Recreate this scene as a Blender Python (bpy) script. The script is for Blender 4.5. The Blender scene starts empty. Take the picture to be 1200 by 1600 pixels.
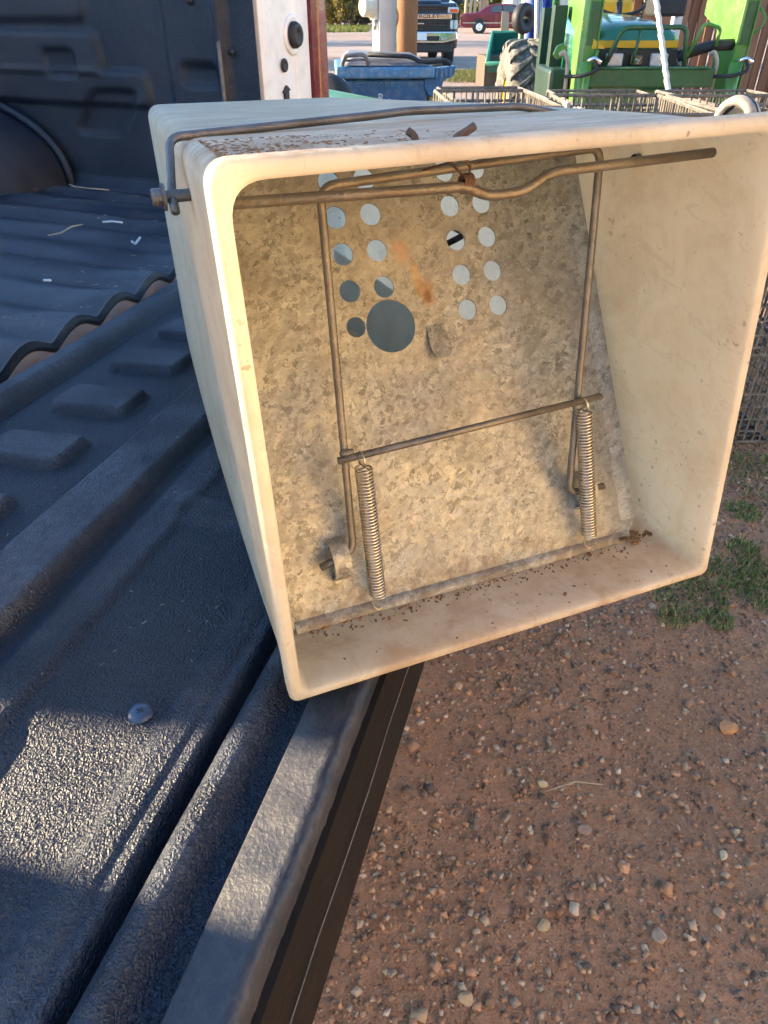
import bpy, bmesh, math, random
import numpy as np
from mathutils import Vector, Matrix
random.seed(7); rng = np.random.default_rng(7)
S = bpy.context.scene
COL = S.collection
R = math.radians

# ------------------------------------------------------------------ camera, sky, sun, exposure
CAM_H = 1.31; FPX = 1100.0; PITCH = math.atan(785 / FPX)
cd = bpy.data.cameras.new('camera'); cam = bpy.data.objects.new('camera', cd); COL.objects.link(cam)
cam.location = (0, 0, CAM_H); cam.rotation_euler = (math.pi / 2 - PITCH, 0, 0)
cd.sensor_fit = 'VERTICAL'; cd.sensor_height = 24.0; cd.lens = 24.0 * FPX / 1600.0
cd.clip_start = 0.02; cd.clip_end = 2000
S.camera = cam
SUN_EL = R(15); SUN_DIR = Vector((-0.98, 0.20, 0)).normalized()
w = bpy.data.worlds.new('World'); S.world = w; w.use_nodes = True
nt = w.node_tree; bg = nt.nodes['Background']
sky = nt.nodes.new('ShaderNodeTexSky'); sky.sky_type = 'NISHITA'; sky.sun_disc = False
sky.sun_elevation = SUN_EL; sky.sun_rotation = math.atan2(SUN_DIR.x, SUN_DIR.y)
sky.air_density = 1.0; sky.dust_density = 0.15; sky.ozone_density = 3.0
nt.links.new(sky.outputs[0], bg.inputs[0]); bg.inputs[1].default_value = 0.15
sl = bpy.data.lights.new('sun', 'SUN'); sl.energy = 5.0; sl.angle = R(0.55); sl.color = (1.0, 0.79, 0.52)
so = bpy.data.objects.new('sun', sl); COL.objects.link(so)
L = Vector((SUN_DIR.x * math.cos(SUN_EL), SUN_DIR.y * math.cos(SUN_EL), math.sin(SUN_EL)))
so.rotation_euler = (-L).to_track_quat('-Z', 'Y').to_euler(); so.location = L * 30
S.view_settings.view_transform = 'Standard'; S.view_settings.look = 'None'
S.view_settings.gamma = 1.0; S.view_settings.use_curve_mapping = False
S.view_settings.exposure = 2.1
S.cycles.use_adaptive_sampling = True; S.cycles.adaptive_threshold = 0.03; S.cycles.adaptive_min_samples = 12
S.cycles.max_bounces = 7; S.cycles.diffuse_bounces = 4; S.cycles.glossy_bounces = 2
S.cycles.transmission_bounces = 5; S.cycles.sample_clamp_indirect = 6

_c, _s = math.cos(PITCH), math.sin(PITCH)
def at(x, y, Y):
    """survey helper: the point at distance Y seen in direction (x, y) of the photograph"""
    dx = (x - 600) / FPX; dy = (800 - y) / FPX
    d = Vector((dx, _c + dy * _s, -_s + dy * _c))
    return d * (Y / d.y) + Vector((0, 0, CAM_H))
def onz(x, y, z):
    dx = (x - 600) / FPX; dy = (800 - y) / FPX
    d = Vector((dx, _c + dy * _s, -_s + dy * _c))
    return d * ((z - CAM_H) / d.z) + Vector((0, 0, CAM_H))

# ------------------------------------------------------------------ materials
def nodes(name):
    m = bpy.data.materials.new(name); m.use_nodes = True
    t = m.node_tree; return m, t, t.nodes['Principled BSDF']
def texco(t, scale=(1, 1, 1), kind='Object'):
    tc = t.nodes.new('ShaderNodeTexCoord'); mp = t.nodes.new('ShaderNodeMapping')
    mp.inputs['Scale'].default_value = scale
    t.links.new(tc.outputs[kind], mp.inputs[0]); return mp.outputs[0]
def noise(t, co, scale, detail=4, rough=0.6, dist=0.0):
    n = t.nodes.new('ShaderNodeTexNoise'); n.inputs['Scale'].default_value = scale
    n.inputs['Detail'].default_value = detail; n.inputs['Roughness'].default_value = rough
    n.inputs['Distortion'].default_value = dist
    t.links.new(co, n.inputs['Vector']); return n.outputs['Fac']
def ramp(t, fac, stops):
    r = t.nodes.new('ShaderNodeValToRGB'); e = r.color_ramp.elements
    while len(e) < len(stops): e.new(0.5)
    for i, (p, c) in enumerate(stops):
        e[i].position = p; e[i].color = (c, c, c, 1) if isinstance(c, (int, float)) else (*c, 1)
    t.links.new(fac, r.inputs[0]); return r.outputs[0]
def mix(t, fac, a, b, mode='MIX'):
    n = t.nodes.new('ShaderNodeMix'); n.data_type = 'RGBA'; n.blend_type = mode
    for i, v in ((0, fac), (6, a), (7, b)):
        sock = n.inputs[i]
        if isinstance(v, bpy.types.NodeSocket): t.links.new(v, sock)
        elif isinstance(v, (int, float)): sock.default_value = v if i == 0 else (v, v, v, 1)
        else: sock.default_value = (*v, 1)
    return n.outputs[2]
def math_(t, op, a, b=0.0, c=0.0):
    n = t.nodes.new('ShaderNodeMath'); n.operation = op
    for sock, v in zip(n.inputs, (a, b, c)):
        if isinstance(v, bpy.types.NodeSocket): t.links.new(v, sock)
        else: sock.default_value = v
    return n.outputs[0]
def bump(t, bs, h, strength, dist, prev=None):
    b = t.nodes.new('ShaderNodeBump'); b.inputs['Strength'].default_value = strength
    b.inputs['Distance'].default_value = dist
    t.links.new(h, b.inputs['Height'])
    if prev is not None: t.links.new(prev, b.inputs['Normal'])
    t.links.new(b.outputs[0], bs.inputs['Normal']); return b.outputs[0]
def simple(name, col, rough=0.5, metal=0.0, var=0.25, scale=6.0, bmp=0.15, dirt=None, dirt_amt=0.3, spec=0.5, coat=0.0):
    m, t, b = nodes(name)
    co = texco(t)
    n1 = noise(t, co, scale, 5, 0.65)
    dark = tuple(c * (1 - var) for c in col); lite = tuple(min(1, c * (1 + var)) for c in col)
    base = ramp(t, n1, ((0.3, dark), (0.7, lite)))
    if dirt:
        n2 = noise(t, co, scale * 2.3, 6, 0.7, 0.6)
        base = mix(t, math_(t, 'MULTIPLY', ramp(t, n2, ((0.48, 0.0), (0.68, 1.0))), dirt_amt), base, dirt)
    t.links.new(base, b.inputs['Base Color'])
    b.inputs['Roughness'].default_value = rough; b.inputs['Metallic'].default_value = metal
    b.inputs['Specular IOR Level'].default_value = spec; b.inputs['Coat Weight'].default_value = coat
    if bmp: bump(t, b, noise(t, co, scale * 14, 3, 0.6), bmp, 0.004)
    return m

def mat_liner(name, base, dust, grain=420, gstr=0.5, dusty=0.5, rough=0.5, wear=0.5):
    m, t, b = nodes(name); co = texco(t)
    n = noise(t, co, 7, 7, 0.72); fine = noise(t, co, 120, 5, 0.75)
    streak = noise(t, texco(t, (1, 1, 1)), 26, 6, 0.8, 0.7)
    d = math_(t, 'MULTIPLY', ramp(t, n, ((0.40, 0.0), (0.75, 1.0))), ramp(t, fine, ((0.35, 0.15), (0.75, 1.0))))
    d2 = math_(t, 'MULTIPLY', ramp(t, streak, ((0.60, 0.0), (0.74, 0.8))), 0.55)
    d = math_(t, 'MULTIPLY', math_(t, 'ADD', d, d2), dusty)
    at_ = t.nodes.new('ShaderNodeAttribute'); at_.attribute_name = 'Col'
    d = math_(t, 'MINIMUM', math_(t, 'ADD', d, math_(t, 'MULTIPLY', math_(t, 'MULTIPLY', at_.outputs['Fac'], ramp(t, fine, ((0.3, 0.2), (0.7, 1.0)))), wear)), 1.0)
    t.links.new(mix(t, d, base, dust), b.inputs['Base Color'])
    rr = math_(t, 'ADD', math_(t, 'MULTIPLY', d, 0.35), rough); t.links.new(rr, b.inputs['Roughness'])
    b.inputs['Specular IOR Level'].default_value = 0.15 if 'moulding' in name else 0.5
    v = t.nodes.new('ShaderNodeTexVoronoi'); v.feature = 'F1'; v.inputs['Scale'].default_value = grain
    wob = t.nodes.new('ShaderNodeVectorMath'); wob.operation = 'ADD'
    nz = t.nodes.new('ShaderNodeTexNoise'); nz.inputs['Scale'].default_value = 260
    sc = t.nodes.new('ShaderNodeVectorMath'); sc.operation = 'SCALE'; sc.inputs['Scale'].default_value = 0.006
    t.links.new(co, nz.inputs['Vector']); t.links.new(nz.outputs['Color'], sc.inputs[0])
    t.links.new(co, wob.inputs[0]); t.links.new(sc.outputs[0], wob.inputs[1]); t.links.new(wob.outputs[0], v.inputs['Vector'])
    p = bump(t, b, v.outputs['Distance'], gstr, 0.0016)
    bump(t, b, n, 0.25, 0.01, p)
    return m

def mat_plastic():
    m, t, b = nodes('yellowed_white_plastic'); co = texco(t)
    sep = t.nodes.new('ShaderNodeSeparateXYZ'); t.links.new(co, sep.inputs[0])
    n = noise(t, co, 9, 6, 0.65, 0.4); n2 = noise(t, co, 60, 6, 0.75, 0.5); n3 = noise(t, co, 240, 3, 0.6)
    base = ramp(t, n, ((0.30, (0.72, 0.63, 0.46)), (0.62, (0.82, 0.75, 0.605))))
    # grimy film and rust dust settled on the outer top behind the lip
    st = noise(t, texco(t, (6, 30, 6)), 3, 6, 0.7, 0.5)
    geo = t.nodes.new('ShaderNodeNewGeometry'); gs = t.nodes.new('ShaderNodeSeparateXYZ'); t.links.new(geo.outputs['Normal'], gs.inputs[0])
    top = math_(t, 'MULTIPLY', math_(t, 'GREATER_THAN', sep.outputs[2], 0.272), ramp(t, gs.outputs[2], ((0.30, 0.0), (0.65, 1.0))))
    out = math_(t, 'GREATER_THAN', sep.outputs[1], 0.012)
    grime = math_(t, 'MULTIPLY', math_(t, 'MULTIPLY', ramp(t, st, ((0.40, 0.0), (0.62, 1.0))), top), 0.62)
    base = mix(t, math_(t, 'MULTIPLY', grime, out), base, (0.25, 0.19, 0.16))
    # rust band just behind the rim, top left
    band = ramp(t, sep.outputs[1], ((0.0015, 0.0), (0.0045, 0.9), (0.090, 1.0), (0.150, 0.0)))
    lft = ramp(t, sep.outputs[0], ((0.0, 0.8), (0.03, 1.0), (0.11, 0.8), (0.22, 0.15)))
    rust = math_(t, 'MULTIPLY', math_(t, 'MULTIPLY', band, lft), top)
    rust = math_(t, 'MULTIPLY', rust, ramp(t, n2, ((0.44, 0.0), (0.58, 1.0))))
    rcol = mix(t, ramp(t, n3, ((0.45, 0.0), (0.55, 1.0))), (0.14, 0.075, 0.04), (0.42, 0.20, 0.07))
    base = mix(t, rust, base, rcol)
    scr = noise(t, texco(t, (40, 3, 14)), 6, 4, 0.6, 1.2); scr2 = noise(t, texco(t, (5, 60, 9)), 7, 3, 0.6, 1.5)
    sm = math_(t, 'MAXIMUM', ramp(t, scr, ((0.60, 0.0), (0.65, 0.30))), ramp(t, scr2, ((0.62, 0.0), (0.66, 0.28))))
    base = mix(t, sm, base, (0.42, 0.35, 0.28))
    blot = ramp(t, noise(t, co, 16, 7, 0.75, 0.8), ((0.46, 0.0), (0.62, 0.42)))
    base = mix(t, blot, base, (0.50, 0.36, 0.21))
    # small brown specks and soft tan stains
    sp = ramp(t, noise(t, co, 150, 2, 0.5), ((0.66, 0.0), (0.69, 0.8)))
    base = mix(t, math_(t, 'MULTIPLY', sp, ramp(t, n, ((0.45, 0.0), (0.6, 1.0)))), base, (0.20, 0.10, 0.05))
    low = t.nodes.new('ShaderNodeMapRange')
    for i, v in zip((1, 2, 3, 4), (0.05, 0.0, 0.0, 1.0)): low.inputs[i].default_value = v
    t.links.new(sep.outputs[2], low.inputs[0])
    stain = math_(t, 'MULTIPLY', ramp(t, noise(t, co, 22, 5, 0.7, 0.6), ((0.46, 0.0), (0.62, 0.75))), low.outputs[0])
    base = mix(t, stain, base, (0.42, 0.26, 0.14))
    t.links.new(base, b.inputs['Base Color'])
    b.inputs['Roughness'].default_value = 0.48; b.inputs['Specular IOR Level'].default_value = 0.4
    p = bump(t, b, noise(t, co, 34, 4, 0.6), 0.12, 0.004)
    bump(t, b, n3, 0.12, 0.001, p)
    tr = t.nodes.new('ShaderNodeBsdfTranslucent'); mx = t.nodes.new('ShaderNodeMixShader'); mx.inputs[0].default_value = 0.46
    t.links.new(mix(t, 0.7, base, (1.0, 0.90, 0.70)), tr.inputs[0]); t.links.new(b.outputs[0], mx.inputs[1]); t.links.new(tr.outputs[0], mx.inputs[2])
    t.links.new(mx.outputs[0], t.nodes['Material Output'].inputs[0])
    return m

def mat_galv():
    m, t, b = nodes('galvanised_sheet'); co = texco(t)
    wob = noise(t, co, 130, 4, 0.7)
    vec = t.nodes.new('ShaderNodeVectorMath'); vec.operation = 'ADD'
    cmb = t.nodes.new('ShaderNodeCombineXYZ')
    o = math_(t, 'MULTIPLY', math_(t, 'SUBTRACT', wob, 0.5), 0.03)
    for i in range(3): t.links.new(o, cmb.inputs[i])
    t.links.new(co, vec.inputs[0]); t.links.new(cmb.outputs[0], vec.inputs[1])
    v = t.nodes.new('ShaderNodeTexVoronoi'); v.inputs['Scale'].default_value = 250; t.links.new(vec.outputs[0], v.inputs['Vector'])
    hs = t.nodes.new('ShaderNodeSeparateColor'); t.links.new(v.outputs['Color'], hs.inputs[0])
    base = ramp(t, hs.outputs[0], ((0.0, (0.15, 0.148, 0.122)), (0.25, (0.265, 0.262, 0.225)), (0.6, (0.34, 0.337, 0.29)), (1.0, (0.44, 0.437, 0.385))))
    big = noise(t, co, 11, 6, 0.7, 0.5)
    base = mix(t, ramp(t, big, ((0.42, 0.0), (0.64, 0.65))), base, (0.26, 0.235, 0.195))
    base = mix(t, ramp(t, noise(t, co, 6, 5, 0.7, 0.8), ((0.50, 0.0), (0.70, 0.40))), base, (0.58, 0.55, 0.47))
    g1 = noise(t, texco(t, (1, 0.12, 1)), 60, 5, 0.7, 0.4); g2 = noise(t, texco(t, (0.08, 1, 1)), 160, 3, 0.6, 0.8)
    base = mix(t, ramp(t, g1, ((0.58, 0.0), (0.72, 0.30))), base, (0.27, 0.24, 0.20))
    base = mix(t, ramp(t, g2, ((0.70, 0.0), (0.73, 0.35))), base, (0.72, 0.70, 0.64))
    sp = ramp(t, noise(t, co, 170, 3, 0.6), ((0.70, 0.0), (0.74, 0.9)))
    base = mix(t, sp, base, (0.14, 0.085, 0.05))
    # rust blooms below the wire tie, in the plate's own frame
    sep = t.nodes.new('ShaderNodeSeparateXYZ'); t.links.new(co, sep.inputs[0])
    def blob(cx, cz, rx, rz, col, amt, base):
        d = math_(t, 'ADD', math_(t, 'POWER', math_(t, 'DIVIDE', math_(t, 'SUBTRACT', sep.outputs[0], cx), rx), 2.0),
                  math_(t, 'POWER', math_(t, 'DIVIDE', math_(t, 'SUBTRACT', sep.outputs[1], cz), rz), 2.0))
        d = math_(t, 'ADD', d, math_(t, 'MULTIPLY', math_(t, 'SUBTRACT', wob, 0.5), 2.2))
        return mix(t, math_(t, 'MULTIPLY', ramp(t, d, ((0.2, 1.0), (1.0, 0.0))), amt), base, col)
    base = blob(0.171, 0.229, 0.010, 0.013, (0.30, 0.17, 0.065), 0.7, base)
    base = blob(0.172, 0.226, 0.004, 0.006, (0.15, 0.07, 0.03), 0.75, base)
    base = blob(0.165, 0.243, 0.005, 0.012, (0.42, 0.26, 0.10), 0.6, base)
    base = blob(0.157, 0.260, 0.008, 0.011, (0.38, 0.25, 0.17), 0.75, base)
    edge = t.nodes.new('ShaderNodeMapRange')
    for i, vv in zip((1, 2, 3, 4), (0.03, 0.008, 0.0, 1.0)): edge.inputs[i].default_value = vv
    t.links.new(sep.outputs[1], edge.inputs[0])
    er = math_(t, 'MULTIPLY', edge.outputs[0], ramp(t, noise(t, co, 45, 5, 0.7, 0.6), ((0.40, 0.0), (0.56, 0.9))))
    base = mix(t, math_(t, 'MULTIPLY', er, 0.8), base, (0.15, 0.105, 0.07))
    t.links.new(base, b.inputs['Base Color'])
    b.inputs['Metallic'].default_value = 0.35
    t.links.new(ramp(t, hs.outputs[1], ((0.0, 0.42), (1.0, 0.62))), b.inputs['Roughness'])
    p = bump(t, b, noise(t, co, 7, 2, 0.5), 0.9, 0.02)
    p = bump(t, b, big, 0.35, 0.006, p)
    bump(t, b, hs.outputs[0], 0.12, 0.0006, p)
    return m

def mat_dirt():
    m, t, b = nodes('dirt'); co = texco(t)
    n = noise(t, co, 1.6, 8, 0.7, 0.3); f = noise(t, co, 60, 6, 0.8); g = noise(t, co, 0.12, 4, 0.6)
    base = ramp(t, n, ((0.3, (0.34, 0.172, 0.086)), (0.7, (0.50, 0.285, 0.163))))
    base = mix(t, 0.55, base, ramp(t, f, ((0.3, (0.25, 0.126, 0.064)), (0.7, (0.58, 0.345, 0.21)))))
    sep = t.nodes.new('ShaderNodeSeparateXYZ'); t.links.new(co, sep.inputs[0])
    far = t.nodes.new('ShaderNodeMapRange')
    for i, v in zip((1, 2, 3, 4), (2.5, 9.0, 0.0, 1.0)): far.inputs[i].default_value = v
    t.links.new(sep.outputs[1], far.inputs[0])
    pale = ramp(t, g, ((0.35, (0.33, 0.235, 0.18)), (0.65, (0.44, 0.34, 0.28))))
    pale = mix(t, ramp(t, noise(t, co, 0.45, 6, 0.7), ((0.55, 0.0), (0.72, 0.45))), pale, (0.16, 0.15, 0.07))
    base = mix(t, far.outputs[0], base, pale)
    t.links.new(base, b.inputs['Base Color']); b.inputs['Roughness'].default_value = 0.95
    b.inputs['Specular IOR Level'].default_value = 0.2
    p = bump(t, b, f, 0.8, 0.012); bump(t, b, noise(t, co, 14, 5, 0.7), 0.6, 0.03, p)
    return m

def mat_attr(name, rough=0.85, spec=0.3, nscale=70, trans=0.0):
    m, t, b = nodes(name); co = texco(t)
    a = t.nodes.new('ShaderNodeAttribute'); a.attribute_name = 'Col'
    n = noise(t, co, nscale, 5, 0.7)
    t.links.new(mix(t, 1.0, a.outputs['Color'], ramp(t, n, ((0.3, 0.72), (0.7, 1.0))), 'MULTIPLY'), b.inputs['Base Color'])
    b.inputs['Roughness'].default_value = rough; b.inputs['Specular IOR Level'].default_value = spec
    if trans:
        tr = t.nodes.new('ShaderNodeBsdfTranslucent'); mx = t.nodes.new('ShaderNodeMixShader'); mx.inputs[0].default_value = trans
        t.links.new(a.outputs['Color'], tr.inputs[0]); t.links.new(b.outputs[0], mx.inputs[1]); t.links.new(tr.outputs[0], mx.inputs[2])
        t.links.new(mx.outputs[0], t.nodes['Material Output'].inputs[0])
    elif nscale: bump(t, b, n, 0.4, 0.004)
    return m

def mat_glass(name, tint=(0.03, 0.04, 0.05)):
    m, t, b = nodes(name)
    b.inputs['Base Color'].default_value = (*tint, 1); b.inputs['Roughness'].default_value = 0.06
    b.inputs['Specular IOR Level'].default_value = 0.9; b.inputs['Coat Weight'].default_value = 0.4
    return m

def mat_wood(name, a, b_, sc=(18, 18, 1.2), rough=0.85):
    m, t, b = nodes(name); co = texco(t, sc)
    oi = t.nodes.new('ShaderNodeObjectInfo')
    add = t.nodes.new('ShaderNodeVectorMath'); add.operation = 'ADD'
    cm = t.nodes.new('ShaderNodeCombineXYZ'); t.links.new(math_(t, 'MULTIPLY', oi.outputs['Random'], 40.0), cm.inputs[2])
    t.links.new(co, add.inputs[0]); t.links.new(cm.outputs[0], add.inputs[1])
    n = noise(t, add.outputs[0], 2.0, 7, 0.7, 0.8)
    base = ramp(t, n, ((0.3, a), (0.7, b_)))
    base = mix(t, 0.5, base, ramp(t, oi.outputs['Random'], ((0.0, a), (1.0, b_))))
    t.links.new(base, b.inputs['Base Color']); b.inputs['Roughness'].default_value = rough
    bump(t, b, n, 0.5, 0.006)
    return m

M = {}
M['liner'] = mat_liner('black_bed_liner', (0.0075, 0.013, 0.026), (0.16, 0.17, 0.19), 420, 0.6, 0.30, 0.46, 0.6)
M['tgliner'] = mat_liner('black_grained_tailgate_liner', (0.0065, 0.0115, 0.025), (0.145, 0.16, 0.195), 520, 1.0, 0.32, 0.44, 0.7)
M['cap'] = mat_liner('scuffed_black_tailgate_metal', (0.016, 0.018, 0.026), (0.20, 0.17, 0.14), 300, 0.2, 0.6, 0.5)
M['endcap'] = mat_liner('worn_black_end_moulding', (0.010, 0.008, 0.007), (0.055, 0.042, 0.034), 200, 0.12, 0.35, 0.72)
M['plastic'] = mat_plastic(); M['galv'] = mat_galv(); M['dirt'] = mat_dirt()
M['rod'] = simple('dull_steel_rod', (0.21, 0.195, 0.17), 0.5, 0.75, 0.3, 30, 0.25, (0.17, 0.11, 0.065), 0.45)
M['handle'] = simple('weathered_handle_rod', (0.16, 0.145, 0.135), 0.5, 0.7, 0.3, 40, 0.25, (0.16, 0.10, 0.06), 0.4)
M['spring'] = simple('spring_wire', (0.62, 0.55, 0.46), 0.30, 0.9, 0.2, 40, 0.0)
M['rust'] = simple('rusty_wire', (0.15, 0.085, 0.055), 0.8, 0.3, 0.4, 60, 0.3)
M['truckwhite'] = simple('white_truck_paint', (0.78, 0.775, 0.77), 0.3, 0.0, 0.06, 8, 0.0, (0.40, 0.34, 0.28), 0.25, 0.5, 0.3)
M['lamp'] = simple('dark_red_lamp_lens', (0.16, 0.018, 0.02), 0.25, 0.0, 0.3, 20, 0.05, (0.25, 0.12, 0.10), 0.4, 0.5, 0.5)
M['black'] = simple('black_rubber', (0.018, 0.018, 0.02), 0.6, 0.0, 0.3, 20, 0.15)
M['blackshiny'] = simple('black_car_paint', (0.012, 0.013, 0.016), 0.16, 0.0, 0.2, 4, 0.0, None, 0, 0.6, 0.8)
M['chrome'] = simple('chrome', (0.75, 0.74, 0.72), 0.14, 1.0, 0.08, 5, 0.0)
M['tyre'] = simple('dusty_tyre_rubber', (0.075, 0.07, 0.062), 0.85, 0.0, 0.35, 12, 0.2, (0.34, 0.29, 0.22), 0.75)
M['agtyre'] = simple('dusty_tractor_tyre_rubber', (0.10, 0.092, 0.08), 0.85, 0.0, 0.3, 8, 0.2, (0.42, 0.37, 0.29), 0.85)
M['maroon'] = simple('maroon_car_paint', (0.15, 0.010, 0.022), 0.22, 0.0, 0.08, 3, 0.0, None, 0, 0.5, 0.7)
M['green'] = simple('tractor_green_paint', (0.075, 0.23, 0.03), 0.45, 0.0, 0.2, 5, 0.05, (0.24, 0.25, 0.14), 0.5)
M['greendk'] = simple('dark_green_guard_and_shade', (0.018, 0.095, 0.032), 0.45, 0.0, 0.25, 6, 0.05, (0.12, 0.13, 0.09), 0.4)  # guard paint, also the shade painted on the tower fronts
M['hood'] = simple('tractor_hood_green', (0.018, 0.15, 0.075), 0.25, 0.0, 0.1, 3, 0.0, None, 0, 0.5, 0.5)
M['yellow'] = simple('tractor_yellow_paint', (0.66, 0.38, 0.02), 0.4, 0.0, 0.1, 5, 0.05)
M['lens'] = simple('headlamp_lens', (0.55, 0.56, 0.55), 0.15, 0.1, 0.2, 30, 0.1)
M['steel'] = simple('bare_steel', (0.45, 0.44, 0.42), 0.35, 0.9, 0.2, 20, 0.1)
M['glass'] = mat_glass('dark_glass'); M['skyglass'] = mat_glass('car_window_glass', (0.06, 0.075, 0.07))
M['binblue'] = simple('faded_blue_bin_plastic', (0.02, 0.105, 0.24), 0.45, 0.0, 0.25, 7, 0.08, (0.30, 0.33, 0.30), 0.35)
M['binrim'] = simple('sun_faded_blue_rim', (0.05, 0.19, 0.36), 0.45, 0.0, 0.25, 14, 0.08, (0.45, 0.43, 0.36), 0.5)
M['binlid'] = simple('grey_bin_lid', (0.12, 0.115, 0.12), 0.45, 0.0, 0.3, 8, 0.1, (0.42, 0.40, 0.34), 0.6)
M['bingreen'] = simple('bright_green_lid_plastic', (0.02, 0.25, 0.055), 0.4, 0.0, 0.12, 5, 0.05)
M['ink'] = simple('white_print', (0.62, 0.64, 0.66), 0.5, 0.0, 0.2, 60, 0.0)
M['postwhite'] = simple('pale_painted_post', (0.62, 0.63, 0.60), 0.6, 0.0, 0.08, 6, 0.1)
M['meter'] = simple('cream_meter_housing', (0.60, 0.58, 0.46), 0.5, 0.0, 0.1, 12, 0.05)
M['postwood'] = mat_wood('brown_round_post', (0.16, 0.075, 0.035), (0.30, 0.15, 0.065), (10, 10, 0.8))
M['board'] = mat_wood('red_brown_fence_board', (0.15, 0.065, 0.038), (0.33, 0.16, 0.085))
M['boardtan'] = mat_wood('weathered_tan_post', (0.33, 0.24, 0.15), (0.48, 0.37, 0.25))
M['crate'] = simple('dull_galvanised_crate_wire', (0.20, 0.175, 0.145), 0.7, 0.2, 0.4, 14, 0.2, (0.05, 0.042, 0.038), 0.85)
M['crateslat'] = simple('aged_pale_crate_slat', (0.42, 0.36, 0.29), 0.8, 0.0, 0.25, 14, 0.3)
M['trough'] = simple('dark_green_trough_plastic', (0.012, 0.10, 0.075), 0.35, 0.0, 0.2, 3, 0.05)
M['tarp'] = simple('blue_tarp', (0.02, 0.06, 0.30), 0.5, 0.0, 0.3, 3, 0.3)
M['whiterod'] = simple('chalky_white_rod', (0.60, 0.57, 0.52), 0.7, 0.0, 0.2, 25, 0.3)
M['siding'] = simple('pale_metal_siding', (0.48, 0.47, 0.42), 0.55, 0.2, 0.1, 2, 0.05)
M['straw'] = simple('dry_straw', (0.36, 0.28, 0.19), 0.8, 0.0, 0.2, 40, 0.1)
M['leaf'] = mat_attr('leaf', 0.7, 0.3, 0, 0.3); M['stone'] = mat_attr('stone', 0.85, 0.3, 70)
M['bark'] = mat_wood('bark', (0.07, 0.05, 0.035), (0.15, 0.11, 0.08), (6, 6, 1))
M['grille'] = simple('matt_black_grille', (0.015, 0.015, 0.017), 0.55, 0.0, 0.2, 10, 0.1)
M['dkmetal'] = simple('dark_oily_green_metal', (0.012, 0.035, 0.022), 0.5, 0.0, 0.3, 8, 0.1)
M['amber'] = simple('red_orange_marker_lens', (0.75, 0.10, 0.03), 0.25, 0.0, 0.2, 20, 0.0)

# ------------------------------------------------------------------ mesh helpers
class MB:
    def __init__(s): s.v = []; s.f = []
    def add(s, vs, fs):
        o = len(s.v); s.v += [tuple(v) for v in vs]; s.f += [tuple(i + o for i in f) for f in fs]; return s
    def box(s, c, d, m=None):
        x, y, z = (k / 2 for k in d)
        vs = [Vector((sx * x, sy * y, sz * z)) for sz in (-1, 1) for sx, sy in ((-1, -1), (1, -1), (1, 1), (-1, 1))]
        if m is not None: vs = [m @ v for v in vs]
        vs = [v + Vector(c) for v in vs]
        return s.add(vs, [(3, 2, 1, 0), (4, 5, 6, 7), (0, 1, 5, 4), (1, 2, 6, 5), (2, 3, 7, 6), (3, 0, 4, 7)])
    def box2(s, a, b): 
        a = Vector(a); b = Vector(b); return s.box((a + b) / 2, [abs(k) for k in (b - a)])
    def tube(s, pts, r, n=8, cap=True):
        pts = [Vector(p) for p in pts]; rs = r if isinstance(r, (list, tuple)) else [r] * len(pts)
        vs = []; fs = []; prev = None
        for i, p in enumerate(pts):
            d = (pts[min(i + 1, len(pts) - 1)] - pts[max(i - 1, 0)]).normalized()
            if prev is None:
                a = d.orthogonal().normalized()
            else:
                a = (prev - d * prev.dot(d))
                a = a.normalized() if a.length > 1e-6 else d.orthogonal().normalized()
            prev = a; b = d.cross(a)
            for k in range(n):
                t = 2 * math.pi * k / n; vs.append(p + (a * math.cos(t) + b * math.sin(t)) * rs[i])
        for i in range(len(pts) - 1):
            for k in range(n):
                q = (k + 1) % n; fs.append((i * n + k, i * n + q, (i + 1) * n + q, (i + 1) * n + k))
        if cap:
            fs.append(tuple(reversed(range(n)))); fs.append(tuple((len(pts) - 1) * n + k for k in range(n)))
        return s.add(vs, fs)
    def prism(s, poly, fn, t0, t1):
        """poly of 2-D points, fn(a, b, t) -> point, swept from t0 to t1"""
        n = len(poly); vs = [fn(a, b, t0) for a, b in poly] + [fn(a, b, t1) for a, b in poly]
        fs = [tuple(range(n)), tuple(reversed(range(n, 2 * n)))]
        fs += [(i, i + n, (i + 1) % n + n, (i + 1) % n) for i in range(n)]
        return s.add(vs, fs)
    def lathe(s, prof, c, axis, n=24, arc=2 * math.pi):
        """prof of (radius, along) about axis through c"""
        ax = Vector(axis).normalized(); a = ax.orthogonal().normalized(); b = ax.cross(a); c = Vector(c)
        vs = []; fs = []; m = len(prof)
        for k in range(n):
            t = arc * k / n; d = a * math.cos(t) + b * math.sin(t)
            vs += [c + d * r + ax * h for r, h in prof]
        for k in range(n):
            q = (k + 1) % n
            for i in range(m - 1): fs.append((k * m + i, q * m + i, q * m + i + 1, k * m + i + 1))
        return s.add(vs, fs)
    def build(s, name, mat, parent=None, smooth=False, bevel=0.0, seg=2):
        me = bpy.data.meshes.new(name); me.from_pydata(s.v, [], s.f); me.update()
        bm = bmesh.new(); bm.from_mesh(me); bmesh.ops.recalc_face_normals(bm, faces=bm.faces); bm.to_mesh(me); bm.free()
        if smooth: me.polygons.foreach_set('use_smooth', [True] * len(me.polygons))
        me.materials.append(mat)
        o = bpy.data.objects.new(name, me); COL.objects.link(o)
        if parent: o.parent = parent
        if bevel:
            md = o.modifiers.new('bevel', 'BEVEL'); md.width = bevel; md.segments = seg; md.limit_method = 'ANGLE'; md.angle_limit = R(35)
            md.harden_normals = False
        return o
def tag(o, label=None, cat=None, group=None, kind=None):
    for k, v in (('label', label), ('category', cat), ('group', group), ('kind', kind)):
        if v: o[k] = v
    return o
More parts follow.
